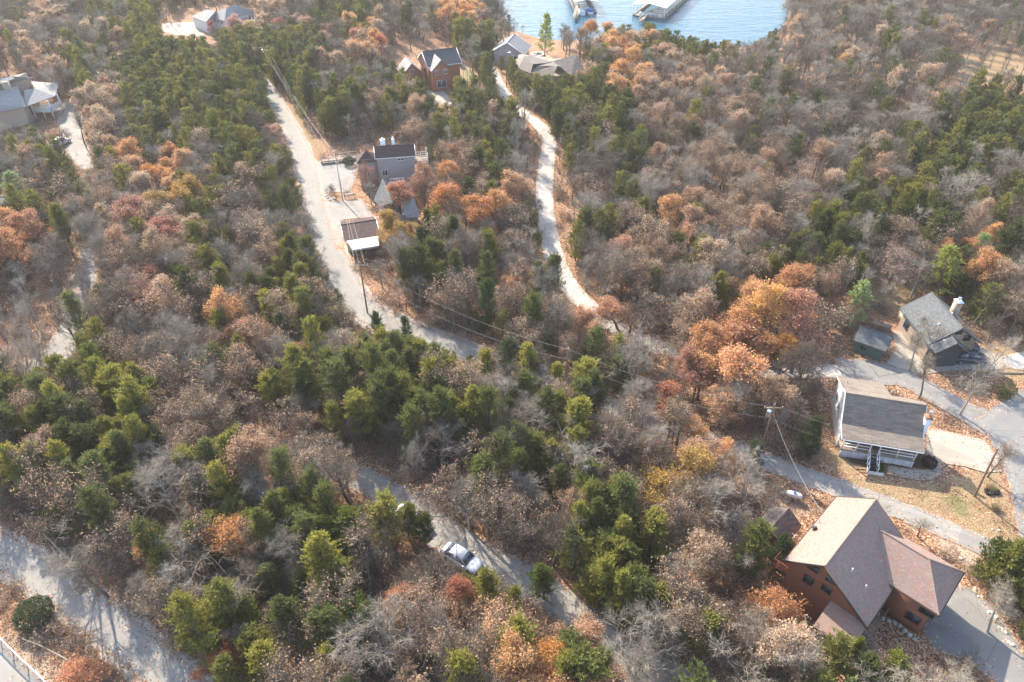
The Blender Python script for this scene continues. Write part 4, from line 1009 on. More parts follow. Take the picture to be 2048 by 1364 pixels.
# ------------------------------------------------------------ propane tank
def tank():
    a, b = at(1575, 981, .8), at(1604, 990, .8); d = Vector((b[0]-a[0], b[1]-a[1], 0)); L = d.length; ang = math.atan2(d.y, d.x)
    t = thing('propane_tank', 'long white propane tank with a blue valve dome on the leaf strewn slope', 'propane tank', (a[0], a[1], h1(*a)), ang)
    bm = bmesh.new(); prof = [(-.1,.0),(-.05,.2),(.06,.3),(.25,.36),(L-.2,.36),(L,.3),(L+.1,.2),(L+.15,0)]; n = 14; R = []
    for x, r in prof: R.append([bm.verts.new((x, r*math.cos(2*math.pi*i/n), .75+r*math.sin(2*math.pi*i/n))) for i in range(n)])
    for A, B in zip(R[:-1], R[1:]):
        for i in range(n): bm.faces.new((A[i], B[i], B[(i+1) % n], A[(i+1) % n]))
    bmesh.ops.remove_doubles(bm, verts=bm.verts[:], dist=.001); bmesh.ops.recalc_face_normals(bm, faces=bm.faces[:])
    me = bpy.data.meshes.new('body'); bm.to_mesh(me); bm.free(); me.materials.append(M['tank'])
    for p in me.polygons: p.use_smooth = True
    link('body', me, t)
    cyl('valve_dome', t, (L/2,0,1.05), (L/2,0,1.28), .15, M['blue'], 10)
    for x in (.5, L-.5): box('saddle', t, x-.1, x+.1, -.35, .35, -.2, .45, M['rock'])
tank()
# ------------------------------------------------------------ utility poles and lines
POLES = {}
def pole(key, base, H, label, arm=False, cans=0, lamp=False, mat='pole', lean=(0,0), name='utility_pole'):
    x, y = base; z = h1(x, y)
    t = thing(name, label, 'utility pole' if name == 'utility_pole' else 'street lamp', (x, y, z))
    top = Vector((lean[0], lean[1], H)); cyl('pole', t, (0,0,-.5), top, .13, M[mat], 10, .09)
    if arm: 
        box('crossarm', t, -.8+top.x, .8+top.x, -.06, .06, H-.75, H-.63, M[mat])
        for q in (-1, 0, 1): cyl('insulator', t, (q+top.x, 0, H-.63), (q+top.x, 0, H-.45), .05, M['rock'], 6)
    else: cyl('insulator', t, top, top+Vector((0,0,.25)), .06, M['rock'], 6)
    for k in range(cans): cyl('transformer', t, (-.38+top.x,(k-.5*(cans-1))*.6,H-1.9), (-.38+top.x,(k-.5*(cans-1))*.6,H-1.1), .24, M['metal'], 12)
    if lamp:
        v, f = bar((0,0,H-.6), (.9,-.5,H-.2), .04, 6); part('lamp_arm', t, v, f, M['metal']); cyl('lamp_head', t, (.9,-.5,H-.35), (1.1,-.6,H-.1), .2, M['tank'], 8, .12)
    POLES[key] = Vector((x, y, z))+top
P1b = G(686, 403); P2b = G(735, 626); P3b = G(541, 163); P3c = G(548, 166); P9b = G(1519, 905); P10b = G(1950, 992)
pole('a', P1b, 9.5, 'wooden utility pole on the leaf island beside the parking pads')
pole('b', P2b, 9.0, 'slim utility pole at the bend of the paved road', arm=True)
pole('c', P3b, 9.0, 'first of the two wooden poles at the top end of the paved road', arm=True, cans=1)
pole('d', P3c, 6.5, 'shorter grey pole beside the crossarm pole at the top of the paved road', mat='bark_pale')
pole('e', G(344, 52), 9.0, 'tall pale pole beside the ranch house drive', mat='bark_pale')
pole('f', G(1013, 172), 8.5, 'pale lamp pole beside the gravel road in front of the tan hipped house', lamp=True, mat='bark_pale')
pole('g', G(768, 142), 6.5, 'pale lamp pole left of the brick gabled house', lamp=True, mat='bark_pale')
pole('h', G(668, 53), 7.0, 'far pale pole in the woods right of the ranch house', mat='bark_pale')
pole('i', P9b, 8.0, 'utility pole with a grey transformer above the lower driveway', arm=True, cans=1)
pole('j', P10b, 8.2, 'leaning wooden utility pole on the lawn by the right road', lean=(-1.2,-.5))
def wire(label, A, B, sag, r=.013, n=14):
    t = thing('power_line', label, 'power line', A)
    A = Vector(A); B = Vector(B); buf = Buf(); prev = None
    pts = [A.lerp(B, i/n)-A-Vector((0,0,sag*4*(i/n)*(1-i/n))) for i in range(n+1)]
    for p, q in zip(pts[:-1], pts[1:]):
        v, f = bar(p, q, r, 3); buf.add(v, f)
    me = buf.mesh('wire', [M['wire']]); link('wire', me, t)
o_ = Vector
def off(k, x=0, y=0, z=0): return POLES[k]+Vector((x, y, z))
wire('upper left power line from the top poles down to the island pole', off('c',-.7,0,-.5), off('a',-.1,0,0), 1.2)
wire('middle power line from the top poles down to the island pole', off('c',0,0,-.5), off('a',.1,0,-.1), 1.6)
wire('upper right power line from the top poles down to the island pole', off('c',.7,0,-.5), off('a',.1,0,-.9), 1.2)
wire('low telephone line between the top poles and the island pole', off('d'), off('a',0,0,-2.0), 2.0, .016)
wire('left of the twin power lines crossing the brown garage', off('a',-.1,0,0), off('b',-.7,0,-.5), 1.0, .018)
wire('right of the twin power lines crossing the brown garage', off('a',.1,0,-.1), off('b',.7,0,-.5), 1.1, .018)
wire('low telephone line crossing in front of the brown garage', off('a',0,0,-2.0), off('b',0,0,-2.0), 1.6, .018)
wire('service line running from the island pole to the tall grey house', off('a'), (*at(745,318,6.6), 6.6), .6)
PM = G(1130, 800)
pole('m', PM, 8.5, 'utility pole among cedars beside the hidden bend of the paved road')
wire('upper power line along the road from the bend pole to the middle pole', off('b',.7,0,-.5), off('m'), 1.6)
wire('lower telephone line along the road from the bend pole to the middle pole', off('b',0,0,-2), off('m',0,0,-1.6), 2.0)
wire('upper power line from the middle pole to the transformer pole', off('m'), off('i',0,0,-.5), 1.2)
wire('lower telephone line from the middle pole to the transformer pole', off('m',0,0,-1.6), off('i',0,0,-2.2), 1.6, .014)
wire('power line from the transformer pole to the leaning pole on the lawn', off('i',.7,0,-.5), off('j',0,0,-1.0), 1.3, .013)
wire('low line from the transformer pole past the white house porch to the leaning pole', off('i',0,0,-2.2), off('j',.5,0,-5.5), 1.0, .013)
q = BHM @ Vector((7.2, 3.2, 5.9)); wire('twisted service line from the transformer pole to the brick house roof', off('i',0,0,-1.2), q, .8, .024)
wire('upper power line from the top poles towards the white ranch house', off('c',0,0,-.5), (*at(440,70,7), 7), 1.5)
wire('middle power line from the top poles towards the white ranch house', off('c',-.7,0,-1.5), (*at(444,84,6), 6), 1.8)
wire('lower line from the short grey pole towards the white ranch house', off('d'), (*at(438,90,5), 5), 1.5)
wire('line from the top poles across the far woods to the gabled house lamp pole', off('c',.7,0,-.5), off('g',0,0,-.2), 2.5)
wire('line between the lamp poles of the gabled and the hipped house', off('g',0,0,-.2), off('f',0,0,-.2), 1.5)

# ------------------------------------------------------------ metal fence, bottom left
def fence():
    px = [(-25,1256),(3,1281),(27,1306),(56,1334),(86,1361),(118,1395)]
    P_ = [G(a, b) for a, b in px]; o = P_[1]
    t = thing('metal_fence', 'grey metal rail fence along the asphalt pad in the bottom left corner', 'fence', (o[0], o[1], 0))
    Q = [Vector((x-o[0], y-o[1], h1(x, y))) for x, y in P_]
    for q in Q: cyl('post', t, q-Vector((0,0,.3)), q+Vector((0,0,1.25)), .05, M['dgrey'], 8)
    for p, q in zip(Q[:-1], Q[1:]):
        v, f = bar(p+Vector((0,0,1.27)), q+Vector((0,0,1.27)), .07, 6); part('top_rail', t, v, f, M['metal_roof'])
        for j in range(6):
            z = Vector((0,0,.18+.17*j)); v, f = bar(p+z, q+z, .014, 4); part('fence_wire', t, v, f, M['metal'])
fence()
# ------------------------------------------------------------ rocks, tyres, fire ring, log
def rock(loc, r, label, group=None, name='rock', cat='rock'):
    bm = bmesh.new(); bmesh.ops.create_icosphere(bm, subdivisions=2, radius=r)
    s = Vector((random.uniform(.8,1.4), random.uniform(.7,1.1), random.uniform(.45,.7)))
    for v in bm.verts:
        v.co = Vector((v.co.x*s.x, v.co.y*s.y, v.co.z*s.z)); v.co += v.normal*random.uniform(-.12,.12)*r
    me = bpy.data.meshes.new(name); bm.to_mesh(me); bm.free(); me.materials.append(M['rock'])
    o = link(name, me, None, (loc[0], loc[1], h1(*loc)+r*.2)); o.rotation_euler[2] = random.random()*6
    return tag(o, label, cat, group)
ords = ['first','second','third','fourth','fifth','sixth','seventh','eighth','ninth','tenth','eleventh','twelfth']
for k in range(12):
    f = k/11; c = G(1950+f*75, 1178+f*112+6*math.sin(k*2)); rock(c, random.uniform(.13,.27), f'{ords[k]} pale edging rock from the top along the garage drive', 'rocks edging the garage drive')
for k, (px, py) in enumerate(((655,397),(660,401),(668,398),(652,392))):
    rock(G(px, py), .35, ('left','front','right','rear')[k]+' pale rock on the leaf island by the parking pads', 'rocks on the island')
for k, (px, py) in enumerate(((1977,985),(1990,984))):
    c = G(px, py); t = thing('tyre_planter', ('left','right')[k]+' dark half-buried tyre under the grass clump by the right road', 'tyre', (c[0], c[1], h1(*c)), k*1.0)
    bm = bmesh.new(); n, m_ = 16, 6
    R = [[bm.verts.new(((.38+.14*math.cos(2*math.pi*j/m_))*math.cos(2*math.pi*i/n), (.38+.14*math.cos(2*math.pi*j/m_))*math.sin(2*math.pi*i/n), .14+.14*math.sin(2*math.pi*j/m_))) for j in range(m_)] for i in range(n)]
    for i in range(n):
        for j in range(m_): bm.faces.new((R[i][j], R[(i+1)%n][j], R[(i+1)%n][(j+1)%m_], R[i][(j+1)%m_]))
    me = bpy.data.meshes.new('tyre'); bm.to_mesh(me); bm.free(); me.materials.append(M['rubber']); link('tyre', me, t)
c = G(1076, 111); t = thing('fire_ring', 'round pale stone fire ring behind the tan hipped house', 'fire ring', (c[0], c[1], h1(*c)))
for k in range(12):
    a = k*math.pi/6; box('stone', t, 1.55*math.cos(a)-.38, 1.55*math.cos(a)+.38, 1.55*math.sin(a)-.38, 1.55*math.sin(a)+.38, -.1, .45, M['rock'])
for k, (px, py) in enumerate(((1985,1059),(1998,1061),(1922,1117))):
    rock(G(px, py), .16, ('left small white stone on the lawn by the right road','right small white stone on the lawn by the right road','small white stone on the bank above the garage drive')[k])
def log(px, r, label, mat='bark_pale', name='fallen_log', cat='log'):
    pts = [G(a, b) for a, b in px]; o = pts[0]; t = thing(name, label, cat, (o[0], o[1], h1(*o)))
    b = Buf(); 
    for i, (p, q) in enumerate(zip(pts[:-1], pts[1:])):
        A = Vector((p[0]-o[0], p[1]-o[1], h1(*p)-h1(*o)+r)); Bq = Vector((q[0]-o[0], q[1]-o[1], h1(*q)-h1(*o)+r)); v, f = bar(A, Bq, r*(1-.08*i), 8); b.add(v, f)
    link('trunk', b.mesh('trunk', [M[mat]]), t)
log([(1935,750),(1945,741),(1965,739),(1972,745),(2000,747),(2060,748)], .13, 'long pale fallen log lying along the parking area below the dark blue car')
# small litter items
c = G(452, 84); t = thing('garden_umbrella', 'small green garden sunshade in front of the ranch house', 'sunshade', (c[0], c[1], h1(*c)))
cyl('canopy', t, (0,0,1.6), (0,0,2.3), 1.6, M['greenplastic'], 8, .05); cyl('pole', t, (0,0,0), (0,0,1.7), .04, M['metal'], 6)
# rail and panel by the island
c = G(690, 397); t = thing('sign_board', 'small white board on posts at the edge of the leaf island', 'sign', (c[0], c[1], h1(*c)), .2)
box('board', t, -.1, 1.9, -.05, .05, .5, .9, M['tank']); 
for x in (0, 1.75): box('post', t, x-.05, x+.05, -.1, -.05, -.2, .95, M['wood'])
# low railings behind the white house
c = G(1776, 790)
# ------------------------------------------------------------ trees
def norm(a): return a/(np.linalg.norm(a, axis=-1, keepdims=True)+1e-9)
def frames(d):
    ref = np.where(np.abs(d[...,2:3]) > .9, np.array([1.,0,0]), np.array([0,0,1.])); a = norm(np.cross(d, ref)); return a, np.cross(d, a)
def grow(r, P, D, L, m, jit, trop):
    pts = [P]; d = norm(D)
    for k in range(m):
        d = norm(d+r.normal(size=d.shape)*jit+np.array([0,0,1.])*trop)
        pts.append(pts[-1]+d*(L/m)[:, None])
    return np.stack(pts, 1)
def tubes(buf, pts, r0, r1, s, mat=0):
    n, k, _ = pts.shape; d = norm(np.gradient(pts, axis=1)); a, b = frames(d)
    rad = r0[:, None]+(r1-r0)[:, None]*np.linspace(0, 1, k)[None]
    th = np.arange(s)*2*np.pi/s
    V = pts[:,:,None,:]+rad[:,:,None,None]*(a[:,:,None,:]*np.cos(th)[None,None,:,None]+b[:,:,None,:]*np.sin(th)[None,None,:,None])
    i = np.arange(n*k*s).reshape(n, k, s); j = np.roll(i, -1, 2)
    f = np.stack([i[:,:-1], j[:,:-1], j[:,1:], i[:,1:]], -1).reshape(-1, 4); buf.add(V.reshape(-1, 3), f, mat)
def slivers(buf, P, D, L, w, r, mat=0, bend=.15):
    """thin twigs: one long triangle each"""
    a, b = frames(D); th = r.random(len(P))*np.pi; u = a*np.cos(th)[:,None]+b*np.sin(th)[:,None]
    T = P+D*L[:,None]; V = np.stack([P-u*w[:,None]/2, P+u*w[:,None]/2, T], 1); buf.add(V.reshape(-1,3), np.arange(len(P)*3).reshape(-1,3), mat)
    return T
def kids(r, pts, cnt, t0, t1, ang, spread=.25):
    n, k, _ = pts.shape; t = np.sort(t0+(t1-t0)*r.random((n, cnt)), 1)*(k-1); i = np.minimum(t.astype(int), k-2); f = t-i
    idx = np.arange(n)[:,None]; A = pts[idx, i]; B = pts[idx, i+1]; P = A+(B-A)*f[...,None]; d = norm(B-A)
    a, b = frames(d); ph = r.random((n,1))*6.28+np.arange(cnt)[None]*2.399+r.normal(size=(n,cnt))*.4
    an = ang*(1+r.normal(size=(n,cnt))*spread); u = a*np.cos(ph)[...,None]+b*np.sin(ph)[...,None]
    D = d*np.cos(an)[...,None]+u*np.sin(an)[...,None]; return P.reshape(-1,3), D.reshape(-1,3), (t/(k-1)).reshape(-1)
def leaves(buf, r, P, size, mat=0, up=.35):
    n = len(P); N_ = norm(r.normal(size=(n,3))+np.array([0,0,up])); a, b = frames(N_); th = r.random(n)*6.28
    u = a*np.cos(th)[:,None]+b*np.sin(th)[:,None]; v = np.cross(N_, u); s = size*(.6+.8*r.random(n))[:,None]
    V = np.stack([P-u*s, P+v*s*.55+N_*s*.12, P+u*s, P-v*s*.55+N_*s*.12], 1); buf.add(V.reshape(-1,3), np.arange(n*4).reshape(-1,4), mat)
def broad(seed, H=9.0, W=3.0, bare=True, dens=1.0, lod=0, lsize=.11, nst=1, loose=1.0, fork=.3):
    """leafless or leafed broad tree: returns trunk buffer, crown buffer"""
    r = np.random.default_rng(seed); tb, cb = Buf(), Buf()
    n1, n2, n3, n4 = ((10, 7, 6, 5), (9, 6, 5, 4))[lod]
    allp = []
    for st in range(nst):
        d0 = norm(np.array([[r.normal()*.10+(.28*math.cos(st*2.4) if nst > 1 else 0), r.normal()*.10+(.28*math.sin(st*2.4) if nst > 1 else 0), 1.]]))
        T = grow(r, np.zeros((1,3))-np.array([[0,0,.3]]), d0, np.array([H*.80]), 8, .07, .05)
        R0 = .019*H/(nst**.4); tubes(tb, T, np.array([R0]), np.array([.02]), 6 if lod else 8)
        P, D, t = kids(r, T, n1 if nst == 1 else max(5, int(n1*.6)), fork, .98, .85); D = norm(D+np.array([0,0,.25]))
        L = W*1.08*np.sin(np.clip(.35+1.0*(1-t)*1.25, 0, 1.57))*(.8+.4*r.random(len(P))); L = np.maximum(L, W*.45)
        B1 = grow(r, P, D, L, 5, .16, .09); r1 = R0*(.42-.22*t); tubes(cb if lod else tb, B1, r1, r1*.25, 4)
        P, D, t2 = kids(r, B1, n2, .18, 1.0, .75); L2 = np.repeat(L, n2)*(.50-.22*t2)*(.7+.6*r.random(len(P)))
        B2 = grow(r, P, D, L2, 3, .2, .07); w2 = np.repeat(r1, n2)*.42; tubes(cb, B2, w2, w2*.3, 3)
        P, D, t3 = kids(r, B2, n3, .15, 1.0, .7); L3 = np.repeat(L2, n3)*.55*(.6+.8*r.random(len(P)))+.15
        B3 = grow(r, P, D, L3, 2, .2, .05); w3 = np.full(len(P), .015 if not lod else .02); tubes(cb, B3, w3, w3*.4, 3)
        P, D, t4 = kids(r, B3, n4, .1, 1.0, .7); L4 = (.22+.45*r.random(len(P)))*(W/3)
        Tp = slivers(cb, P, D, L4, np.full(len(P), .014 if not lod else .022), r)
        mask = r.random(len(P)) < dens
        allp.append((P+(Tp-P)*r.random((len(P),1)))[mask]); allp.append(Tp[mask])
    if not bare:
        Q = np.concatenate(allp); Q = np.concatenate([Q, Q+r.normal(size=Q.shape)*.12])
        # clumpy leafing: some branches keep more leaves
        c = np.sin(Q[:,0]*1.9+seed)*np.sin(Q[:,1]*2.1+seed*2)*np.sin(Q[:,2]*1.7+seed)
        Q = Q[r.random(len(Q)) < np.clip(.75+loose*c, .05, 1)]
        Q = Q+r.normal(size=Q.shape)*.10; leaves(cb, r, Q, lsize*(.78 if not lod else 1.25), 1)
    return tb, cb
def cedar(seed, H=7.5, W=2.0, lod=0, shape=.75, lean=0.0):
    r = np.random.default_rng(seed); tb, cb = Buf(), Buf()
    T = grow(r, np.array([[0,0,-.3]]), np.array([[lean,0,1.]]), np.array([H*.98]), 7, .03, .05); tubes(tb, T, np.array([.016*H]), np.array([.02]), 7)
    nb = (105, 70)[lod]; P, D, t = kids(r, T, nb, .07, 1.0, 1.0, .2)
    ph = np.arctan2(D[:,1], D[:,0]); lump = 1+.28*np.sin(ph*2+seed)*np.sin(t*9+seed)+.16*np.sin(ph*5+seed*3+t*7)
    prof = np.minimum(1, (t+.03)/.22)**.6*(1-t**1.6)**shape
    L = W*prof*lump*(.75+.35*r.random(nb))+.22; D = norm(D*np.array([1,1,.4])+np.array([0,0,.45])[None]*(1+.8*t[:,None]))
    B = grow(r, P, D, L, 4, .10, .10); tubes(cb, B, np.full(nb,.022), np.full(nb,.006), 3, 0)
    ns = (12, 8)[lod]; P, D, t2 = kids(r, B, ns, .2, 1.0, .65, .3); L2 = (.28+.34*r.random(len(P)))*(W/2)*(1.15-.5*t2)+.12; D = norm(D+np.array([0,0,.30]))
    S = grow(r, P, D, L2, 2, .12, .12)
    nt = (13, 9)[lod]; P, D, t3 = kids(r, S, nt, .0, 1.0, .5, .4); D = norm(D+np.array([0,0,.15]))
    Lt = (.09+.13*r.random(len(P)))*(1.0, 1.35)[lod]; slivers(cb, P, D, Lt, Lt*(.38, .5)[lod], r, 1)
    return tb, cb
def pine(seed, H=9, W=2.6):
    r = np.random.default_rng(seed); tb, cb = Buf(), Buf()
    T = grow(r, np.array([[0,0,-.3]]), np.array([[0,0,1.]]), np.array([H]), 7, .02, .05); tubes(tb, T, np.array([.015*H]), np.array([.02]), 7)
    nb = 64; P, D, t = kids(r, T, nb, .22, 1.0, 1.35, .12); tier = .7+.5*np.abs(np.sin(t*22))
    L = W*(1-t)**.7*tier*(.7+.5*r.random(nb))+.3; B = grow(r, P, D, L, 4, .08, .12); tubes(cb, B, np.full(nb,.03), np.full(nb,.008), 3)
    P, D, t2 = kids(r, B, 9, .3, 1.0, .8); S = grow(r, P, D, .3+.35*r.random(len(P)), 2, .1, .15)
    P, D, _ = kids(r, S, 22, 0, 1, .6, .4); Lt = .16+.12*r.random(len(P)); slivers(cb, P, D, Lt, Lt*.34, r, 1)
    return tb, cb
def shrub(seed, H=2.6, W=1.7, leaf=.06, n=5200):
    """dense rounded evergreen bush"""
    r = np.random.default_rng(seed); tb, cb = Buf(), Buf()
    D = norm(r.normal(size=(9,3))*np.array([1,1,.2])+np.array([0,0,1.])); T = grow(r, np.zeros((9,3)), D, np.full(9, H*.6), 4, .1, .05); tubes(tb, T, np.full(9,.05), np.full(9,.015), 5)
    d = norm(r.normal(size=(n,3))*np.array([1,1,.9])+np.array([0,0,.25])); lump = 1+.16*np.sin(d[:,0]*7+seed)*np.sin(d[:,1]*6)*np.cos(d[:,2]*5)
    Q = d*np.array([W,W,H*.52])*(lump*(.62+.40*r.random(n)**.4))[:,None]+np.array([0,0,H*.5]); Q = Q[Q[:,2] > .05]; leaves(cb, r, Q, leaf, 1)
    return tb, cb
def brush(seed, H=1.5, lf=90, ls=.09):
    r = np.random.default_rng(seed); cb = Buf(); n = 9
    D = norm(r.normal(size=(n,3))*np.array([.7,.7,.2])+np.array([0,0,1.])); T = grow(r, r.normal(size=(n,3))*np.array([.35,.35,0]), D, H*(.6+.5*r.random(n)), 3, .15, .03); tubes(cb, T, np.full(n,.018), np.full(n,.006), 3)
    P, D, _ = kids(r, T, 7, .2, 1, .7); S = grow(r, P, D, .3+.4*r.random(len(P)), 2, .2, .05); tubes(cb, S, np.full(len(P),.009), np.full(len(P),.004), 3)
    P, D, _ = kids(r, S, 5, .1, 1, .7); Tp = slivers(cb, P, D, .15+.3*r.random(len(P)), np.full(len(P),.018), r)
    if lf: Q = Tp[r.integers(0, len(Tp), lf)]; leaves(cb, r, Q, ls, 1)
    return cb
def clump(seed, H=.9):
    r = np.random.default_rng(seed); cb = Buf(); n = 420; D = norm(r.normal(size=(n,3))*np.array([.5,.5,.1])+np.array([0,0,1.])); P = r.normal(size=(n,3))*np.array([.18,.18,0]); slivers(cb, P, D, H*(.5+.6*r.random(n)), np.full(n,.035), r, 1); return cb

PRO = {}     # prototype meshes: kind -> list of (trunk mesh, crown mesh, height, radius)
def proto(kind, bufs, leafm, bark, H, W):
    tb, cb = bufs; PRO.setdefault(kind, []).append((tb.mesh(kind+'_trunk', [M[bark]]), cb.mesh(kind+'_crown', [M[bark], M[leafm]]), H, W))
for s in range(6): proto('cedar', cedar(11+s, 7.5, 2.0, 0, (.6,.45,.75,.38,.5,.35)[s], (0,.05,-.04,.06,0,-.05)[s]), 'cedar', 'bark', 7.5, 2.0)
for s in range(9): proto('bare', broad(31+s, 9, 3.0, s % 3 != 2, .12, 0, .1, (1,1,2,1,3,1,1,2,1)[s], 1, (.3,.45,.15,.5,.1,.25,.4,.2,.35)[s]), 'leaf', ('bark_pale','bark','bark','bark_pale','bark_pale','bark','bark','bark_pale','bark')[s], 9, 3.0)
for s in range(5): proto('thin', broad(51+s, 9, 3.0, False, .42, 0, .085, (1,1,2,1,1)[s], 1.2, (.3,.4,.2,.35,.3)[s]), 'leaf', 'bark', 9, 3.0)
for s in range(5): proto('full', broad(71+s, 9, 3.1, False, 1.0, 0, .115, 1, .35, (.25,.3,.2,.35,.3)[s]), 'leaf', 'bark', 9, 3.1)
for s in range(2): proto('pine', pine(91+s), 'cedar', 'bark', 9, 2.6)
# simpler trees for the far wood
FAR = {}
def farproto(kind, bufs, leafm, bark):
    tb, cb = bufs; b = Buf()
    for v, f, m in zip(tb.v, tb.f, tb.m): b.v.append(v); b.f.append(f+b.n-0); b.m.append(m)
    # rebuild indices: each piece was offset inside its own buffer
    b = Buf(); 
    for src in (tb, cb):
        V = np.concatenate(src.v)
        base = b.n
        first = True
        for f, m in zip(src.f, src.m):
            b.f.append(f+base); b.m.append(m)
        b.v.append(V); b.n += len(V)
    o = bpy.data.objects.new(kind+'_wood_tree', b.mesh(kind+'_wood_tree', [M[bark], M[leafm]])); FAR.setdefault(kind, []).append(o)
for s in range(4): farproto('cedar', cedar(111+s, 7.5, 2.0, 1, (.6,.45,.4,.35)[s]), 'cedar', 'bark')
for s in range(4): farproto('bare', broad(131+s, 9, 3.0, True, 1, 1, .1, (1,1,2,1)[s], 1, .3), 'leaf', ('bark_pale','bark','bark_pale','bark')[s])
for s in range(4): farproto('leafed', broad(151+s, 9, 3.0, False, (.7,.7,1,1)[s], 1, .1, 1, (1.2,1,.35,.35)[s], .3), 'leaf', 'bark')

# tree map read off the photograph: 64-pixel columns, 62-pixel rows
GRID = """
bpbmc..ppbcmbbobwwwwwwwwbbbbbbbb
bpmpccmcccpo..cc.bbomcmbbbbbbbss
bbmmccccccbbm.mmcccoppbbbbbbbsss
..spccccc.cmmccmccccpppbbbbbbmcm
bm.pmmmcp....mmmmmccbpbbbbbbmmcc
bmbpoobcm..p.rpmm.bcpbppppbpccmb
lbbppymbm...pooom.bmbpppbbcccmbm
omppppcbmm..ybppb.cppoppbcccmcbb
opppbpmbmc..bcbbp.bppbbmmccppcom
sssbrpbbccc.ccbpbm.pmbmoopbssccb
ssmbbbboppcccbcmcppbbpoorrb...pp
b.cbbbbmmbmccccccbpbbpoorr...sss
cccccbbbmmcccccmmbcbbroopb...ss.
cmcccpppbpmcmmccbcmbproccm....s.
pmmccppppbmmcbbbccpbbppm.c......
rpccmbccbmb..bbcmbbpyypb........
bcbbbbcccccm..bbbbmcppbb........
..bbobooccmmb..bbccmmbbc......cc
..bbccpbbccmbbm..cccppbbb......c
...sbmccbmcporppppbccpboo......m
..ssscccbmcmpppppompbbmppcpmcss.
.....rccmpbbpbbpoocbpmbbmccbcmb.
""".strip().split('\n')
def cellof(px, py):
    i = np.clip((py/62).astype(int), 0, 21); j = np.clip((px/64).astype(int), 0, 31)
    return i, j
TONE = {'cedar': [(.15,.16,.045),(.20,.20,.05),(.25,.24,.055),(.115,.13,.042),(.29,.265,.06),(.16,.175,.06)],
 'p': [(.49,.33,.225),(.47,.295,.195),(.52,.375,.26),(.42,.295,.20)], 'o': [(.62,.33,.15),(.64,.37,.18),(.58,.30,.145),(.60,.36,.21)],
 'r': [(.40,.20,.14),(.43,.22,.15),(.36,.19,.13)], 'y': [(.46,.28,.07),(.50,.32,.12),(.42,.27,.09)], 'l': [(.20,.26,.06)]}
# stretches of road, roof and lawn that stay in view (photo pixels)
CLEAR = [[(536,160),(566,200),(603,255),(640,305),(720,310),(722,330),(700,350),(700,395),(735,400),(750,432),(700,440),(692,500),(742,592),(835,645),(905,672),(965,700),(945,712),(880,695),(812,668),(765,652),(722,628),(680,580),(652,520),(622,450),(604,375),(588,310),(566,250),(545,205)],
 [(982,141),(1003,143),(1028,188),(1006,192)], [(1058,228),(1085,245),(1075,250),(1050,236)], [(1083,256),(1108,272),(1112,320),(1106,372),(1108,430),(1120,480),(1128,520),(1112,522),(1092,470),(1080,420),(1078,360),(1084,310)],
 [(1120,540),(1140,560),(1180,600),(1240,645),(1225,655),(1160,612),(1120,560)],[(1285,680),(1380,705),(1375,715),(1285,692)],
 [(722,940),(765,958),(872,1028),(960,1095),(1045,1148),(1025,1160),(985,1140),(960,1142),(905,1128),(886,1095),(893,1083),(862,1060),(855,1048),(800,1012),(742,975)],[(1070,1160),(1130,1200),(1160,1250),(1130,1240),(1080,1185)],
 [(-80,1040),(0,1070),(90,1115),(190,1190),(300,1275),(395,1364),(400,1500),(280,1500),(285,1364),(230,1300),(100,1210),(0,1140),(-80,1100)], [(-80,1230),(10,1240),(60,1290),(120,1330),(180,1400),(-80,1500)],
 [(1640,735),(1715,738),(1780,735),(1830,700),(1790,660),(1830,665),(1880,715),(2060,700),(2060,1080),(1990,1095),(1880,1050),(1760,1010),(1700,990),(1640,960),(1545,925),(1548,910),(1640,945),(1675,930),(1670,880),(1685,755)],
 [(1700,985),(1760,1000),(1960,1090),(1975,1110),(1925,1130),(1945,1190),(2000,1225),(2045,1310),(2048,1364),(2000,1345),(1900,1290),(1870,1270),(1720,1245),(1640,1205),(1570,1130),(1530,1060),(1545,1010),(1600,1000),(1640,1015),(1665,995)],
 [(1560,965),(1620,985),(1680,1000),(1620,1020),(1565,1000)], [(1700,650),(1790,670),(1770,720),(1705,700)], [(1860,580),(1930,600),(1930,655),(1880,690),(1840,650),(1803,622)],
 [(318,40),(350,42),(383,33),(416,15),(470,8),(515,22),(500,38),(450,42),(430,75),(330,70)], [(-50,150),(30,150),(112,190),(110,225),(60,230),(-50,230)],[(115,215),(165,215),(168,270),(185,330),(150,330),(120,280)],
 [(788,128),(808,104),(828,120),(850,105),(862,100),(912,92),(922,128),(905,150),(858,155),(850,140),(800,135)], [(990,88),(1030,66),(1063,92),(1045,105),(1000,100)], [(1036,138),(1050,110),(1110,120),(1155,107),(1168,138),(1120,150),(1060,148)],
 [(845,165),(868,160),(905,205),(880,205)],[(708,290),(755,275),(828,282),(832,325),(760,365),(740,325),(712,310)],[(680,432),(745,432),(742,495),(692,505)],[(925,125),(962,150),(940,162),(922,150)],
 [(1015,0),(1575,-10),(1560,50),(1500,80),(1400,78),(1345,62),(1270,38),(1040,42),(1020,25)], [(1150,15),(1160,15),(1158,40),(1150,40)],
 [(80,640),(140,640),(135,710),(80,725)],[(168,510),(186,510),(184,545),(168,545)],[(960,40),(960,41),(961,41)],
 [(1105,870),(1110,870),(1110,871)],[(560,180),(600,225),(645,300),(625,305),(600,270),(572,225)], [(765,355),(790,400),(750,402)], [(815,400),(842,400),(842,436),(812,436)]]
XS, YS = [], []
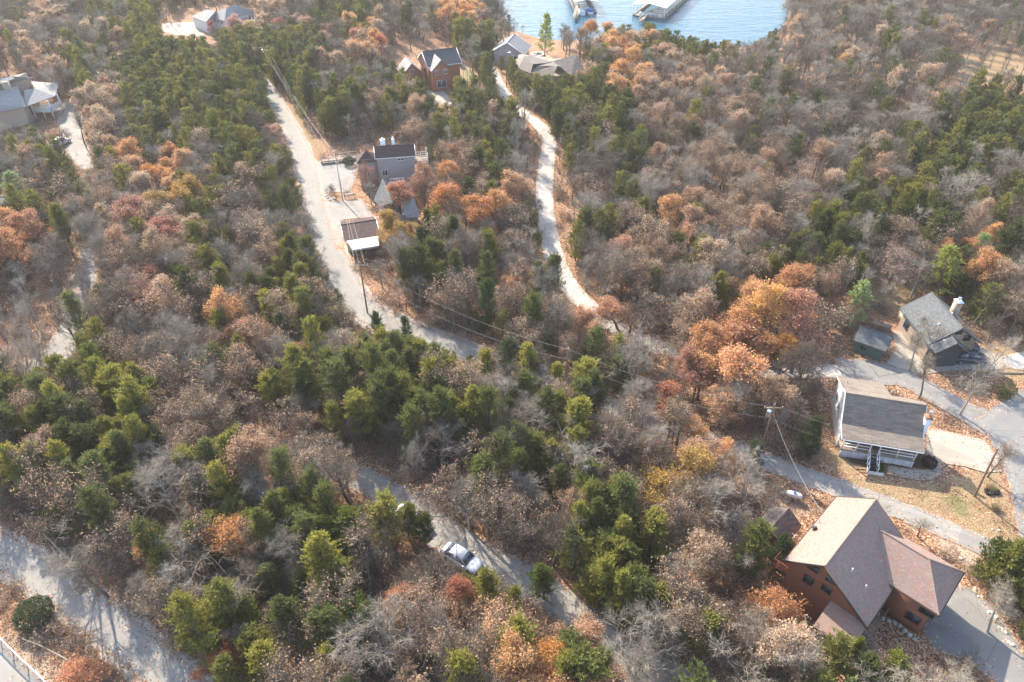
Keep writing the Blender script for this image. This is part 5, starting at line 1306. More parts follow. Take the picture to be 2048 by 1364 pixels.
def free(X, Y, m=0.6, shore=1.5):
    ok = np.ones(len(X), bool)
    for pts, w in ROADS:
        d = np.full(len(X), 1e9)
        for (a, b), (c, e) in zip(pts[:-1], pts[1:]):
            ex, ey = c-a, e-b; L = ex*ex+ey*ey+1e-9; t = np.clip(((X-a)*ex+(Y-b)*ey)/L, 0, 1); d = np.minimum(d, np.hypot(X-a-t*ex, Y-b-t*ey))
        ok &= d > w+m
    for p in PADS: ok &= poly_dist(p, X, Y) > m
    for p in HOUSES: ok &= poly_dist(p, X, Y) > m+1.0
    ok &= poly_dist(LAKE, X, Y) > shore
    return ok
def pinpoly(poly, px, py): return poly_dist(poly, px, py) < 0
def hits_clear(X, Y, H, W):
    z0 = hgt(X, Y); bad = np.zeros(len(X), bool)
    for fx, fz in ((0,.98),(0,.75),(-.7,.62),(.7,.62),(0,.45),(-.45,.82),(.45,.82),(0,.2)):
        px, py = proj(X+fx*W, Y, z0+fz*H)
        for c in CLEAR: bad |= pinpoly(c, px, py)
    return bad
TREES = []     # dicts: x y kind sub H W tone label extras
def blocked(px, py):  # crown centre over an open cell
    i, j = cellof(px, py); return i, j
def hand(kind, px, py, H, W, tone, label, ptype=None):
    """a tree whose crown centre stands at photo pixel px,py"""
    hc = {'full':.62,'thin':.62,'bare':.62,'cedar':.5,'pine':.55}[kind]*H
    k = 1.15 if kind in ('full','thin') else 1.0
    if kind != 'bare': g_ = sum(tone)/3; tone = tuple(min(.7, (c*1.04-g_*.04)*1.15) for c in tone)
    x, y = G(px, py, hc); TREES.append(dict(x=x, y=y, kind=kind, H=H, W=W*k, tone=tone, label=label, hand=True))
O, PK, RR, YY, CE, LG = TONE['o'], TONE['p'], TONE['r'], TONE['y'], TONE['cedar'], TONE['l']
hand('full',1492,745,10.5,4.3,(.64,.33,.18),'big round orange oak left of the white house, tallest of its clump')
hand('full',1612,655,12.5,3.9,RR[1],'tall dark rust-red oak standing left of the green shed')
hand('full',1538,615,12.5,3.9,(.60,.35,.14),'tall bright golden-orange oak just left of the rust-red oak')
hand('full',1425,655,9.5,4.6,(.42,.21,.12),'broad dull orange oak between the gravel road and the golden-orange oak')
hand('full',1575,700,8.0,2.4,(.40,.20,.06),'brownish gold oak in front of the golden-orange oak')
hand('full',1348,812,6.5,2.6,(.44,.19,.11),'low rust-coloured oak beside the hidden bend of the paved road')
hand('full',1388,868,6.5,2.4,O[0],'orange oak right in front of the low rust-coloured oak')
hand('full',1440,905,6.0,2.6,O[0],'orange oak left of the utility pole with the transformer')
hand('full',442,1082,6.5,3.1,(.50,.26,.11),'bright orange round oak in the thicket above the bottom left road')
hand('full',300,1085,6.0,1.7,O[1],'small orange oak left of the bright round orange oak')
hand('full',1562,1228,7.0,2.8,(.44,.21,.10),'orange oak left of the brick house porch roof')
hand('thin',1320,975,7.5,3.0,(.55,.34,.06),'sparse yellow-leaved tree in the wood left of the brick house shed')
hand('cedar',968,618,9.5,2.3,(0.063,0.098,0.031),'cone-shaped dark cedar standing alone by the paved road bend')
hand('pine',1090,72,12,2.8,(.32,.36,.09),'tall yellow-green spire pine by the lake houses')
hand('pine',1892,545,8.5,3.4,(.33,.35,.09),'bright yellow-green pine behind the grey roofed house')
hand('pine',1955,512,7.5,2.5,(.27,.34,.13),'light green pine right of the bright yellow-green pine')
hand('pine',1712,608,8.5,2.6,(.31,.37,.15),'light green soft-needled tree above the green shed')
hand('pine',25,385,8.0,3.2,(.30,.36,.17),'light green tree at the left edge above the low outbuilding')
hand('full',778,455,7.5,2.5,(.42,.26,.07),'gold-brown oak right of the brown roofed garage')
hand('full',893,400,9.5,4.0,(.52,.23,.10),'vivid orange oak right of the grey cottage')
hand('full',955,430,9.0,3.9,(.50,.23,.10),'vivid orange-brown oak right of and behind the vivid orange oak')
hand('full',800,398,8.5,3.6,(.42,.20,.13),'pinkish orange oak in front of the grey cottage roof')
hand('thin',733,350,7.5,2.6,(.42,.18,.11),'sparse red-brown tree in front of the tall grey house')
hand('full',905,310,7.5,2.4,RR[2],'dark red-brown oak right of the tall grey house')
hand('full',322,342,8.0,3.0,(.52,.24,.09),'bright orange oak left of the paved road on the upper left slope')
hand('full',240,312,7.5,3.2,(.44,.25,.14),'pale orange oak left of the bright orange upper left oak')
hand('full',318,418,6.0,2.0,(.50,.30,.08),'yellow-orange tree peeping behind the pink oaks on the left')
hand('full',1690,124,7.5,3.0,(.52,.34,.17),'lone tan-orange oak in the grey wood right of the lake')
hand('full',1262,118,9.0,4.0,(.50,.29,.13),'large golden-tan oak right of the tan hipped house')
hand('full',1180,62,9.0,2.8,(.48,.26,.12),'orange oak on the lake shore between the two docks')
hand('full',1195,92,7.5,2.8,(.46,.27,.16),'salmon oak in front of the lake shore orange oak')
hand('full',930,32,9.0,4.0,(.50,.24,.10),'orange oak left of the cove, near the top edge')
hand('full',762,88,8.0,3.2,(.46,.17,.09),'red-orange oak left of the brick gabled house')
hand('full',715,78,8.0,3.2,(.44,.22,.16),'pink-orange oak left of the red-orange oak at top centre')
hand('full',915,1192,6.0,1.7,(.44,.19,.12),'red-leaved oak below the white car on the lower road')
hand('full',800,1205,6.0,2.2,(.46,.20,.10),'orange oak lower left of the white car')
hand('thin',1000,1240,6.5,3.2,O[3],'sparse pale orange oak right of the red-leaved oak')
hand('full',1105,1318,5.5,2.4,(.46,.23,.08),'golden orange oak at the bottom edge below the lower road')
hand('full',410,1315,4.8,2.2,(.36,.13,.07),'rust-brown young oak beside the bottom left road')
hand('full',150,1366,3.2,2.4,(.46,.21,.12),'red-orange bush-like oak at the bottom edge beside the metal fence')
hand('full',60,460,9.0,3.6,(.46,.24,.15),'large orange oak at the left edge below the low outbuilding')
hand('full',15,500,9.5,3.5,(.48,.25,.14),'orange oak at the very left edge above the pale drive')
hand('full',270,430,8.5,4.2,(.42,.22,.16),'wide pinkish oak in the middle of the left wood')
hand('full',340,470,8.5,3.6,(.40,.19,.14),'pink-brown oak right of the wide pinkish oak')
hand('thin',305,555,8.0,3.2,(.42,.16,.12),'reddish thin-leaved oak right of the pale curving drive')
hand('full',515,645,7.0,2.6,(.48,.24,.13),'orange oak left of the paved road bend')
hand('full',590,690,6.0,2.2,(.46,.27,.18),'pale orange oak below right of the orange oak near the bend')
hand('full',1015,578,7.0,2.4,(.46,.26,.15),'salmon oak left of the gravel road behind the cone-shaped cedar')
hand('full',1240,608,7.0,3.4,(.48,.26,.16),'salmon oak at the right side of the gravel road')
hand('full',1160,640,7.5,2.4,(.48,.27,.17),'salmon oak with a tall dark trunk right of the paved road')
hand('full',1235,500,7.5,3.6,(.45,.25,.17),'wide salmon oak right of the gravel road')
hand('full',1385,470,7.5,3.6,(.46,.27,.18),'salmon oak in the middle of the right hand wood')
hand('full',1325,225,7.5,3.8,(.46,.30,.24),'pale pink oak on the slope right of the gravel road')
hand('full',1305,240,6.0,2.4,(.48,.28,.18),'peach oak just below the pale pink oak')
hand('full',1505,345,8.0,3.4,(.46,.31,.20),'peach oak in the grey wood right of centre')
hand('thin',1600,340,8.5,4.0,(.42,.28,.22),'pinkish oak with a dark trunk right of the peach oak')
hand('full',1940,498,7.0,3.0,(.48,.24,.12),'orange oak behind the light green pine at right')
hand('thin',1800,520,9.0,3.8,(.40,.27,.22),'wide leafless tree with pinkish leaf remnants behind the grey roofed house')
hand('full',545,275,7.5,2.6,(.46,.28,.21),'pink oak on the left side of the upper paved road')
hand('full',470,50,8.5,4.0,(.44,.27,.21),'pink-tan tree in front of the white ranch house')
hand('full',500,57,7.5,3.0,(.46,.36,.18),'pale yellow tree in front of the ranch house deck')
hand('full',540,52,8.0,3.2,(.46,.20,.14),'coral red tree right of the white ranch house')
hand('full',422,52,4.5,1.5,(.34,.10,.08),'small dark red tree beside the ranch house garage')
hand('full',600,45,8.0,3.6,(.42,.25,.2),'pink tree in the woods right of the coral red tree')
hand('full',245,14,8.0,3.6,(.48,.36,.2),'pale straw coloured tree near the top edge left of the ranch house')
hand('thin',130,45,9,4,(.42,.27,.22),'pinkish tree in the top left wood')
hand('bare',1950,775,7.5,2.8,PK[0],'leafless tree with a forked dark trunk between the white house and the right road')
hand('bare',1862,745,7.0,2.8,PK[0],'leafless tree right of the white house back corner with mossy trunk')
hand('bare',1990,700,9.0,2.8,PK[0],'leaning leafless tree in front of the dark blue car')
hand('bare',2005,905,6.5,2.0,PK[0],'leafless tree at the corner of the concrete drive and right road')
hand('bare',1900,672,7.5,3.0,PK[0],'leafless tree in front of the grey roofed house')
hand('bare',1845,690,7.5,2.6,PK[0],'leafless tree left of the dark blue car in the parking area')
hand('bare',1770,1015,3.8,1.9,PK[0],'small leafless tree behind the brick house ridge')
hand('bare',1850,1045,3.6,2.0,PK[0],'small leafless tree on the bank above the garage wing')
hand('thin',1690,598,8.0,2.8,(.42,.17,.12),'reddish thin-leaved tree behind the light green shed tree')
hand('cedar',2002,1130,6.0,2.8,(0.105,0.119,0.035),'dark cedar at the right edge beside the garage drive')
hand('bare',2015,1215,7.0,2.8,PK[0],'grey leafless tree at the right edge beside the garage drive')
hand('cedar',1700,1305,4.6,1.4,(0.196,0.210,0.035),'bright olive cedar in front of the brick house porch')
hand('cedar',1598,1165,4.6,1.5,(0.210,0.224,0.042),'bright olive young cedar against the brick house gable')
hand('cedar',1790,1345,3.6,1.9,(0.210,0.224,0.042),'bright olive cedar at the bottom edge below the brick house')
hand('cedar',1560,1115,5.0,1.8,(0.070,0.098,0.042),'dark green cedar left of the brick house deck')
hand('cedar',1622,880,6.5,2.0,(0.063,0.084,0.039),'dark cedar against the west end of the white house porch')
hand('cedar',1510,915,4.5,1.6,(0.084,0.119,0.056),'green cedar at the foot of the transformer pole')
hand('thin',1720,1275,4.6,2.6,(.42,.28,.22),'pale pink thin-leaved tree in front of the brick house entry')
hand('cedar',755,650,4.6,1.5,(0.084,0.119,0.049),'left of the two dark cedars covering the paved road bend')
hand('cedar',812,655,4.2,1.3,(0.063,0.098,0.042),'right of the two dark cedars covering the paved road bend')
hand('cedar',1020,712,6.5,2.8,(0.077,0.105,0.049),'wide dark cedar over the shaded stretch of the paved road')
hand('cedar',195,745,7.5,2.4,(0.140,0.168,0.042),'tall olive cedar below the pale curving drive')
hand('cedar',310,800,6.5,2.0,(0.168,0.203,0.056),'light olive cedar right of the tall olive cedar')
hand('cedar',100,1058,4.6,1.2,(0.091,0.112,0.042),'narrow cedar at the top side of the bottom left road')
hand('cedar',700,1085,7.0,3.0,(0.140,0.161,0.031),'broad olive cedar left of the white cars')
hand('cedar',812,1044,5.5,2.2,(0.161,0.168,0.035),'olive cedar overhanging the hidden white car')
hand('cedar',846,1062,4.6,1.5,(.10,.115,.03),'small olive cedar between the hidden white car and the fully visible one')
hand('cedar',640,1085,6.5,2.6,(0.126,0.154,0.035),'broad olive cedar left of the one by the white cars')
hand('cedar',1090,1165,5.5,2.0,(0.140,0.161,0.042),'olive cedar below the lower road right of the white car')
hand('cedar',710,1235,6.0,2.2,(0.140,0.168,0.042),'olive cedar in the thicket lower left of the white car')
hand('bare',135,640,10,2.6,PK[0],'tall forked leafless tree standing beside the pale curving drive')
hand('bare',40,650,10,3.0,PK[0],'big leafless tree at the left edge over the pale drive')
hand('bare',150,235,10,3.0,PK[0],'dark double-trunked leafless tree beside the lodge parking')
hand('bare',110,270,9,3.0,PK[0],'leafless tree with a dark trunk in front of the lodge deck')
hand('bare',668,375,3.0,1.5,PK[0],'small bare ornamental tree on the leaf island')
hand('bare',970,900,7,3.2,PK[0],'pale-branched leafless tree in the middle thicket')
hand('bare',575,1135,6,2.2,PK[0],'pale twisted leafless tree right of the bright orange oak')
hand('thin',575,880,6.5,2.6,PK[1],'pinkish thin-leaved oak hiding the upper end of the lower road')
hand('bare',630,905,7.0,2.8,PK[0],'grey leafless tree standing in front of the upper lower-road stretch')
hand('thin',685,935,6.0,2.4,PK[2],'tan thin-leaved oak where the lower road comes into view')
hand('thin',545,905,6.0,2.4,PK[0],'tan thin-leaved oak left below the pinkish lower road oak')
hand('full',1150,1240,5.5,2.4,PK[1],'pinkish tan oak overhanging the bottom end of the lower road')
hand('bare',1450,1200,7,3.0,PK[0],'pale leafless tree with curved branches left of the brick house')
# the rest of the wood
RIGHT = {'c': [('cedar',.88),('bare',.09),('p',.03)], 'm': [('cedar',.55),('bare',.36),('p',.09)], 'b': [('bare',.78),('cedar',.12),('p',.10)], 'p': [('p',.50),('bare',.42),('cedar',.08)],
 'o': [('o',.62),('p',.15),('bare',.15),('cedar',.08)], 'r': [('r',.6),('p',.15),('bare',.18),('cedar',.07)], 'y': [('y',.6),('bare',.25),('cedar',.15)], 'l': [('cedar',.6),('bare',.4)], 's': [('bare',.9),('p',.1)], 'w': [], '.': []}
def fill():
    xs = np.arange(-215, 216, 2.7); ys = np.arange(22, 330, 2.7); X, Y = np.meshgrid(xs, ys); X = X+(np.arange(len(ys)) % 2)[:,None]*1.5
    X = (X+rng.uniform(-1.25,1.25,X.shape)).ravel(); Y = (Y+rng.uniform(-1.25,1.25,Y.shape)).ravel()
    px, py = proj(X, Y, hgt(X, Y)+4.5); k = (px > -130) & (px < 2180) & (py > -130) & (py < 1480)
    X, Y, px, py = X[k], Y[k], px[k], py[k]
    k = free(X, Y, .15, 1.2) & ((Y < 110) | (rng.random(len(X)) < .82)); X, Y, px, py = X[k], Y[k], px[k], py[k]
    i, j = cellof(px+rng.normal(size=len(px))*14, py+rng.normal(size=len(px))*12)
    HX = np.array([t['x'] for t in TREES]); HY = np.array([t['y'] for t in TREES]); HW = np.array([t['W'] for t in TREES])
    dmin = np.min(np.hypot(X[:,None]-HX, Y[:,None]-HY)-HW*.62, 1)
    k = dmin > .4; X, Y, px, py, i, j = X[k], Y[k], px[k], py[k], i[k], j[k]
    top = py < 0
    n = len(X); u = rng.random(n); u2 = rng.random(n); u3 = rng.random(n); sel = []
    for q in range(n):
        c = GRID[i[q]][min(j[q], 31)]
        if top[q] and c == '.': c = 'm'
        opt = RIGHT[c]
        if not opt: continue
        if c == 's' and u2[q] > (.26 if py[q] < 260 else .5): continue
        if u2[q] > .94 and c != 'c': continue
        acc = 0; kk = opt[-1][0]
        for a, w in opt:
            acc += w
            if u[q] < acc: kk = a; break
        s = .75+.5*u3[q]
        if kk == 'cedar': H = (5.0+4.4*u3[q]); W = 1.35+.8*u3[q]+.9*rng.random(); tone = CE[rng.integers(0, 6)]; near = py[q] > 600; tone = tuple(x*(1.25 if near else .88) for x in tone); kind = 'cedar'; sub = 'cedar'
        elif kk == 'bare': H = 6.2+4.8*u3[q]; W = 2.2+1.1*u3[q]+1.2*rng.random()**1.5; tone = PK[0]; kind = 'bare'; sub = 'bare'
        else:
            H = 6.2+4.2*u3[q]; W = 2.3+1.0*u3[q]+1.2*rng.random()**1.5; tone = TONE[kk][rng.integers(0, len(TONE[kk]))]; kind = 'thin' if (kk == 'p' and rng.random() < .80) or rng.random() < .15 else 'full'; sub = kk
        if c == 's': H = 8+2.5*u3[q]; W *= .6
        sel.append((X[q], Y[q], kind, sub, H, W, tone))
    # evergreens and full crowns stand back on the sunward side of the open roads and roofs: leafless trees grow there
    A = np.array([(s[0], s[1], s[4]) for s in sel]); sh = np.zeros(len(A), bool)
    for f in (.3, .55, .85):
        L_ = A[:,2]*f/math.tan(SUN_EL); qx = A[:,0]-math.sin(SUN_AZ)*L_; qy = A[:,1]-math.cos(SUN_AZ)*L_; a_, b_ = proj(qx, qy, hgt(qx, qy)+.5)
        for c in CLEAR: sh |= pinpoly(c, a_, b_)
    sel = [((s[0], s[1], 'bare', 'bare', s[4], s[5]*.85, PK[0]) if k and s[2] != 'bare' and rng.random() < .8 else s) for k, s in zip(sh, sel)]
    keep = [not (k and rng.random() < .30) for k in sh]; sel = [s for k, s in zip(keep, sel) if k]
    A = np.array([(s[0], s[1], s[4], s[5]) for s in sel]); bad = hits_clear(A[:,0], A[:,1], A[:,2], A[:,3])
    for b, s in zip(bad, sel):
        H, W = s[4], s[5]
        if b:
            continue
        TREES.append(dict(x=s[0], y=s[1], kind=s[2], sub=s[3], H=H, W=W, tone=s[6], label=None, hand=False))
    # low trees where a tall one would cover a road or roof
    bb = [s for b, s in zip(bad, sel) if b]
    for sc_ in (.6, .38):
        if not bb: break
        A = np.array([(s[0], s[1], s[4]*sc_, s[5]*sc_*1.15) for s in bb]); b2 = hits_clear(A[:,0], A[:,1], A[:,2], A[:,3]); nb = []
        for b, s, a in zip(b2, bb, A):
            if b: nb.append(s)
            else: TREES.append(dict(x=s[0], y=s[1], kind=s[2], sub=s[3], H=a[2], W=a[3], tone=s[6], label=None, hand=False))
        bb = nb
fill()
def infill():
    xs = np.arange(-215, 216, 3.3); ys = np.arange(23, 300, 3.3); X, Y = np.meshgrid(xs, ys)
    X = (X+rng.uniform(-1.4,1.4,X.shape)).ravel(); Y = (Y+rng.uniform(-1.4,1.4,Y.shape)).ravel(); px, py = proj(X, Y, hgt(X, Y)+4.0)
    i, j = cellof(px+rng.normal(size=len(px))*10, py+rng.normal(size=len(px))*8); c = np.array([GRID[a][b] for a, b in zip(i, j)])
    k = (px > -60) & (px < 2110) & (py > 0) & (py < 1430) & ((c == 'c') | ((c == 'm') & (rng.random(len(X)) < .4))); X, Y = X[k], Y[k]
    k = free(X, Y, .3, 1.5); X, Y = X[k], Y[k]; TX = np.array([t['x'] for t in TREES]); TY = np.array([t['y'] for t in TREES])
    d = np.array([np.min((TX-a)**2+(TY-b)**2) for a, b in zip(X, Y)]); k = d > 1.1; X, Y = X[k], Y[k]; n = len(X); u3 = rng.random(n)
    H = 4.6+3.6*u3; W = 1.7+.8*u3+.6*rng.random(n); bad = hits_clear(X, Y, H, W)
    for f in (.35, .75):
        L_ = H*f/math.tan(SUN_EL); qx = X-math.sin(SUN_AZ)*L_; qy = Y-math.cos(SUN_AZ)*L_; a_, b_ = proj(qx, qy, hgt(qx, qy)+.5)
        for c in CLEAR: bad |= pinpoly(c, a_, b_)
    for q in np.where(~bad)[0]:
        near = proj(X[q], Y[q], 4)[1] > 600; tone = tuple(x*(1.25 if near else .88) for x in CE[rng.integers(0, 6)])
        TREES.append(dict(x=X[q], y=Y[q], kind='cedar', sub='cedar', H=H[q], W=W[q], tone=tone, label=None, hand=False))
infill()
print('trees', len(TREES))
# ------------------------------------------------------------ choose the individuals, write labels
X = np.array([t['x'] for t in TREES]); Y = np.array([t['y'] for t in TREES]); Hh = np.array([t['H'] for t in TREES]); Z = hgt(X, Y)
PX, PY = proj(X, Y, Z+Hh*.6); dist = np.hypot(np.hypot(X, Y), CZ)
for t, a, b, d in zip(TREES, PX, PY, dist):
    t['px'], t['py'], t['d'] = a, b, d; t['big'] = t['H']*t['W']/d**2; t['fam'] = {'cedar':'cedar','pine':'pine','bare':'bare','thin':'leafed','full':'leafed'}[t['kind']]
    t['in'] = -10 < a < 2058 and -10 < b < 1374
LAND = [('white ranch house',450,50),('lodge',60,200),('lodge parking',150,280),('bright orange upper left oak',322,342),('top end of the paved road',540,165),('upper paved road',600,300),('parking pads',670,360),('brown roofed garage',715,470),
 ('tall grey house',770,320),('grey cottage',800,420),('brick gabled house',860,125),('tan hipped house',1100,140),('pale gabled lake house',1025,90),('lake shore',1250,90),('right end of the cove',1530,70),('grassy clearing at top right',1960,130),
 ('gravel road by the tan house',1010,190),('straight gravel road',1095,340),('gravel road bend',1130,560),('cone-shaped cedar',968,618),('paved road bend',735,620),('shaded paved road',900,690),('orange left wood oaks',290,440),('pale curving drive',110,680),('left edge orange oaks',30,480),
 ('rust-red oak',1612,648),('green shed',1748,682),('grey roofed house',1865,640),('light green pine',1920,530),('white house',1765,850),('right road',2000,850),('transformer pole',1525,880),('propane tank',1589,983),('brick house',1750,1130),('garage drive',1960,1230),
 ('low rust-coloured oak',1348,812),('salmon oaks beside the gravel road',1240,560),('lone tan-orange oak',1690,124),('peach oak',1505,345),('tall olive cedar',195,745),('upper part of the lower road',640,930),('hidden white car',825,1040),('white car',925,1110),('lower road bottom end',1120,1210),
 ('bright orange round oak',442,1080),('bottom left road',180,1210),('metal fence',60,1310),('rust-brown young oak',410,1315),('red-leaved oak',915,1192),('golden orange bottom oak',1105,1318),('orange porch oak',1562,1228),('sparse yellow tree',1320,975),('big round orange oak',1492,742),('middle pole',1130,790),
 ('dark diagonal cedar belt at right',1850,380),('pale pink slope oak',1325,225)]
LP = np.array([(a, b) for _, a, b in LAND], float)
def lookname(t):
    k = t['kind']
    if t['fam'] == 'cedar':
        c = 'bright olive' if t['tone'][0] > .235 else 'olive' if t['tone'][0] > .16 else 'dark green'; return f'{c} cedar'
    if t['fam'] == 'bare': return 'grey leafless tree'
    s = {'p':'pinkish tan','o':'orange','r':'rust-red','y':'golden','l':'green'}[t.get('sub','p')]; return ('thin-leaved ' if k == 'thin' else 'full ')+s+' oak'
def size(t): return 'tall ' if t['H'] > 8.2 or (t['fam'] == 'cedar' and t['H'] > 7.4) else 'small ' if t['H'] < 4.6 else ''
IND = []
for fam, cap in (('cedar', 290), ('bare', 290), ('leafed', 290), ('pine', 20)):
    L = [t for t in TREES if t['fam'] == fam and t['in']]; L.sort(key=lambda t: (not t['hand'], -t['big'])); IND += L[:cap]
ids = set(id(t) for t in IND)
REST = [t for t in TREES if id(t) not in ids]
byk = {}
for t in IND:
    if t['label']: continue
    q = np.array([t['px'], t['py']]); D = (q-LP)*np.array([1, 1.15]); i = int(np.argmin((D**2).sum(1))); dx, dy = D[i]
    side = ('right of' if dx > 0 else 'left of') if abs(dx) > abs(dy) else ('below' if dy > 0 else 'above')
    t['ld'] = float((D[i]**2).sum()); t['key'] = (size(t)+lookname(t), side, LAND[i][0]); byk.setdefault(t['key'], []).append(t)
ORD = ['nearest','second nearest','third nearest','fourth nearest','fifth nearest','sixth nearest','seventh nearest','eighth nearest','ninth nearest','tenth nearest','eleventh nearest','twelfth nearest','thirteenth nearest','fourteenth nearest']
for key, L in byk.items():
    L.sort(key=lambda t: t['ld'])
    for n, t in enumerate(L):
        look, side, lm = key
        if len(L) == 1: t['label'] = f'only {look} {side} the {lm}'
        elif n < len(ORD): t['label'] = f'{ORD[n]} {look} {side} the {lm}'
        else: t['label'] = f'{look} deep in the wood {side} the {lm}'
        assert len(t['label'].split()) <= 16, t['label']
GROUPS = {'cedar':'cedars of the wood','bare':'leafless trees of the wood','leafed':'oaks still holding brown leaves','pine':'light green pines'}
NAMES = {'cedar':'cedar_tree','bare':'bare_tree','leafed':'oak_tree','pine':'pine_tree'}
for t in IND:
    pk = t['kind']; v = PRO[pk][rng.integers(0, len(PRO[pk]))]; sx, sz = t['W']/v[3], t['H']/v[2]
    o = link(NAMES[t['fam']], None); o.location = (t['x'], t['y'], h1(t['x'], t['y'])); o.rotation_euler = (0, 0, rng.uniform(0, 6.283)); o.scale = (sx, sx*rng.uniform(.92,1.08), sz)
    tag(o, t['label'], 'tree', GROUPS[t['fam']])
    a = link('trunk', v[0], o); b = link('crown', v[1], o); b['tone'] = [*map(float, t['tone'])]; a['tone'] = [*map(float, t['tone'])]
# far wood: one object for each kind of tree
def scatter(name, label, protos, pts, kind='stuff'):
    """pts: x y z rot sx sz tone variant"""
    col = bpy.data.collections.new(name+'_kinds')
    for k, p in enumerate(protos): p.name = f'{name}_{k:02d}'; col.objects.link(p)
    me = bpy.data.meshes.new(name); n = len(pts); me.vertices.add(n); me.vertices.foreach_set('co', np.array([p[:3] for p in pts], float).ravel())
    def attr(nm, ty, arr, key): a = me.attributes.new(nm, ty, 'POINT'); a.data.foreach_set(key, np.asarray(arr).ravel())
    attr('rot', 'FLOAT_VECTOR', [(p[8] if len(p) > 8 else 0, 0, p[3]) for p in pts], 'vector'); attr('scl', 'FLOAT_VECTOR', [(p[4], p[4], p[5]) for p in pts], 'vector')
    attr('tone', 'FLOAT_VECTOR', [p[6] for p in pts], 'vector'); attr('idx', 'INT', np.array([p[7] for p in pts], dtype=np.int32), 'value')
    o = link(name, me); tag(o, label, kind=kind)
    ng = bpy.data.node_groups.new(name, 'GeometryNodeTree'); ng.interface.new_socket('Geometry', in_out='INPUT', socket_type='NodeSocketGeometry'); ng.interface.new_socket('Geometry', in_out='OUTPUT', socket_type='NodeSocketGeometry')
    nn = ng.nodes; gi = nn.new('NodeGroupInput'); go = nn.new('NodeGroupOutput'); ip = nn.new('GeometryNodeInstanceOnPoints'); ci = nn.new('GeometryNodeCollectionInfo')
    ci.inputs[0].default_value = col; ci.inputs['Separate Children'].default_value = True; ci.inputs['Reset Children'].default_value = True
    ip.inputs['Pick Instance'].default_value = True
    def na(nm, ty): a = nn.new('GeometryNodeInputNamedAttribute'); a.data_type = ty; a.inputs[0].default_value = nm; return a.outputs[0]
    e2r = nn.new('FunctionNodeEulerToRotation'); lk = ng.links
    lk.new(na('rot','FLOAT_VECTOR'), e2r.inputs[0]); lk.new(e2r.outputs[0], ip.inputs['Rotation']); lk.new(na('scl','FLOAT_VECTOR'), ip.inputs['Scale']); lk.new(na('idx','INT'), ip.inputs['Instance Index'])
    lk.new(gi.outputs[0], ip.inputs['Points']); lk.new(ci.outputs[0], ip.inputs['Instance']); lk.new(ip.outputs[0], go.inputs[0])
    md = o.modifiers.new('scatter', 'NODES'); md.node_group = ng
    return o
nat = {'cedar': (7.5, 2.0), 'bare': (9, 3.0), 'leafed': (9, 3.0)}
for fam, nm, lb in (('cedar','cedar_wood','distant dark cedars covering the far slopes'), ('bare','leafless_wood','distant grey leafless trees filling the far wood'), ('leafed','oak_wood','distant oaks with pinkish tan and orange leaves')):
    L = [t for t in REST if t['fam'] == fam]; pts = []
    for t in L:
        n = len(FAR[fam]); v = rng.integers(0, n)
        if fam == 'leafed': v = rng.integers(0, 2) if t['kind'] == 'thin' else rng.integers(2, 4)
        pts.append((t['x'], t['y'], h1(t['x'], t['y']), rng.uniform(0, 6.28), t['W']/nat[fam][1], t['H']/nat[fam][0], t['tone'], v))
    scatter(nm, lb, FAR[fam], pts); print(nm, len(pts))
# undergrowth
def undergrowth():
    protos = [bpy.data.objects.new('brush', brush(s, (1.4,1.1,1.7,.8)[s-200], (0,110,60,140)[s-200]).mesh('brush', [M['bark_pale' if s % 2 else 'bark'], M['leaf']])) for s in range(200, 204)]
    n = 9000; y = 24+rng.random(n)**1.25*150; x = (rng.random(n)-.5)*2*(y*.62+30)
    px, py = proj(x, y, hgt(x, y)+.6); k = (px > -60) & (px < 2110) & (py < 1440); x, y, px, py = x[k], y[k], px[k], py[k]
    k = free(x, y, .35); x, y, px, py = x[k], y[k], px[k], py[k]
    bad = np.zeros(len(x), bool)
    for c in CLEAR[-1:]+[CLEAR[9], CLEAR[10], CLEAR[11], CLEAR[12]]: bad |= pinpoly(c, px, py)
    for p in LAWN: bad |= poly_dist(p, x, y) < 0
    x, y = x[~bad], y[~bad]; pts = []
    for a, b in zip(x, y):
        s = rng.uniform(.6, 1.3); t = (PK+O[:1]+RR[:1])[rng.integers(0, 6)]; pts.append((a, b, h1(a, b), rng.uniform(0, 6.28), s, s*rng.uniform(.7,1.2), t, rng.integers(0, 4)))
    scatter('undergrowth', 'twiggy brown undergrowth between the trees', protos, pts); print('undergrowth', len(pts))
undergrowth()
# loose fallen leaves lying on the nearer ground
def litter():
    r = np.random.default_rng(5); protos = []
    for k in range(3):
        b = Buf(); n = 160; P = np.stack([r.uniform(-1,1,n), r.uniform(-1,1,n), .03+.05*r.random(n)], 1); leaves(b, r, P, .065, 0, 1.6); protos.append(bpy.data.objects.new('leaf_patch', b.mesh('leaf_patch', [M['leaf']])))
    n = 5200; y = 24+rng.random(n)*75; x = (rng.random(n)-.5)*2*(y*.6+26); px, py = proj(x, y, hgt(x, y)); k = (px > -40) & (px < 2090) & (py < 1420); x, y = x[k], y[k]
    k = free(x, y, .9); x, y = x[k], y[k]; pts = []
    lw = np.zeros(len(x), bool)
    for p in LAWN: lw |= poly_dist(p, x, y) < .5
    for a, b, l_ in zip(x, y, lw):
        if l_ and rng.random() < .85: continue
        t = [(.36,.20,.12),(.44,.27,.17),(.30,.17,.11),(.5,.35,.25)][rng.integers(0, 4)]; pts.append((a, b, h1(a, b), rng.uniform(0, 6.28), rng.uniform(.7,1.2), 1.0, t, rng.integers(0, 3)))
    scatter('fallen_leaves', 'loose fallen brown leaves on the forest floor', protos, pts)
litter()
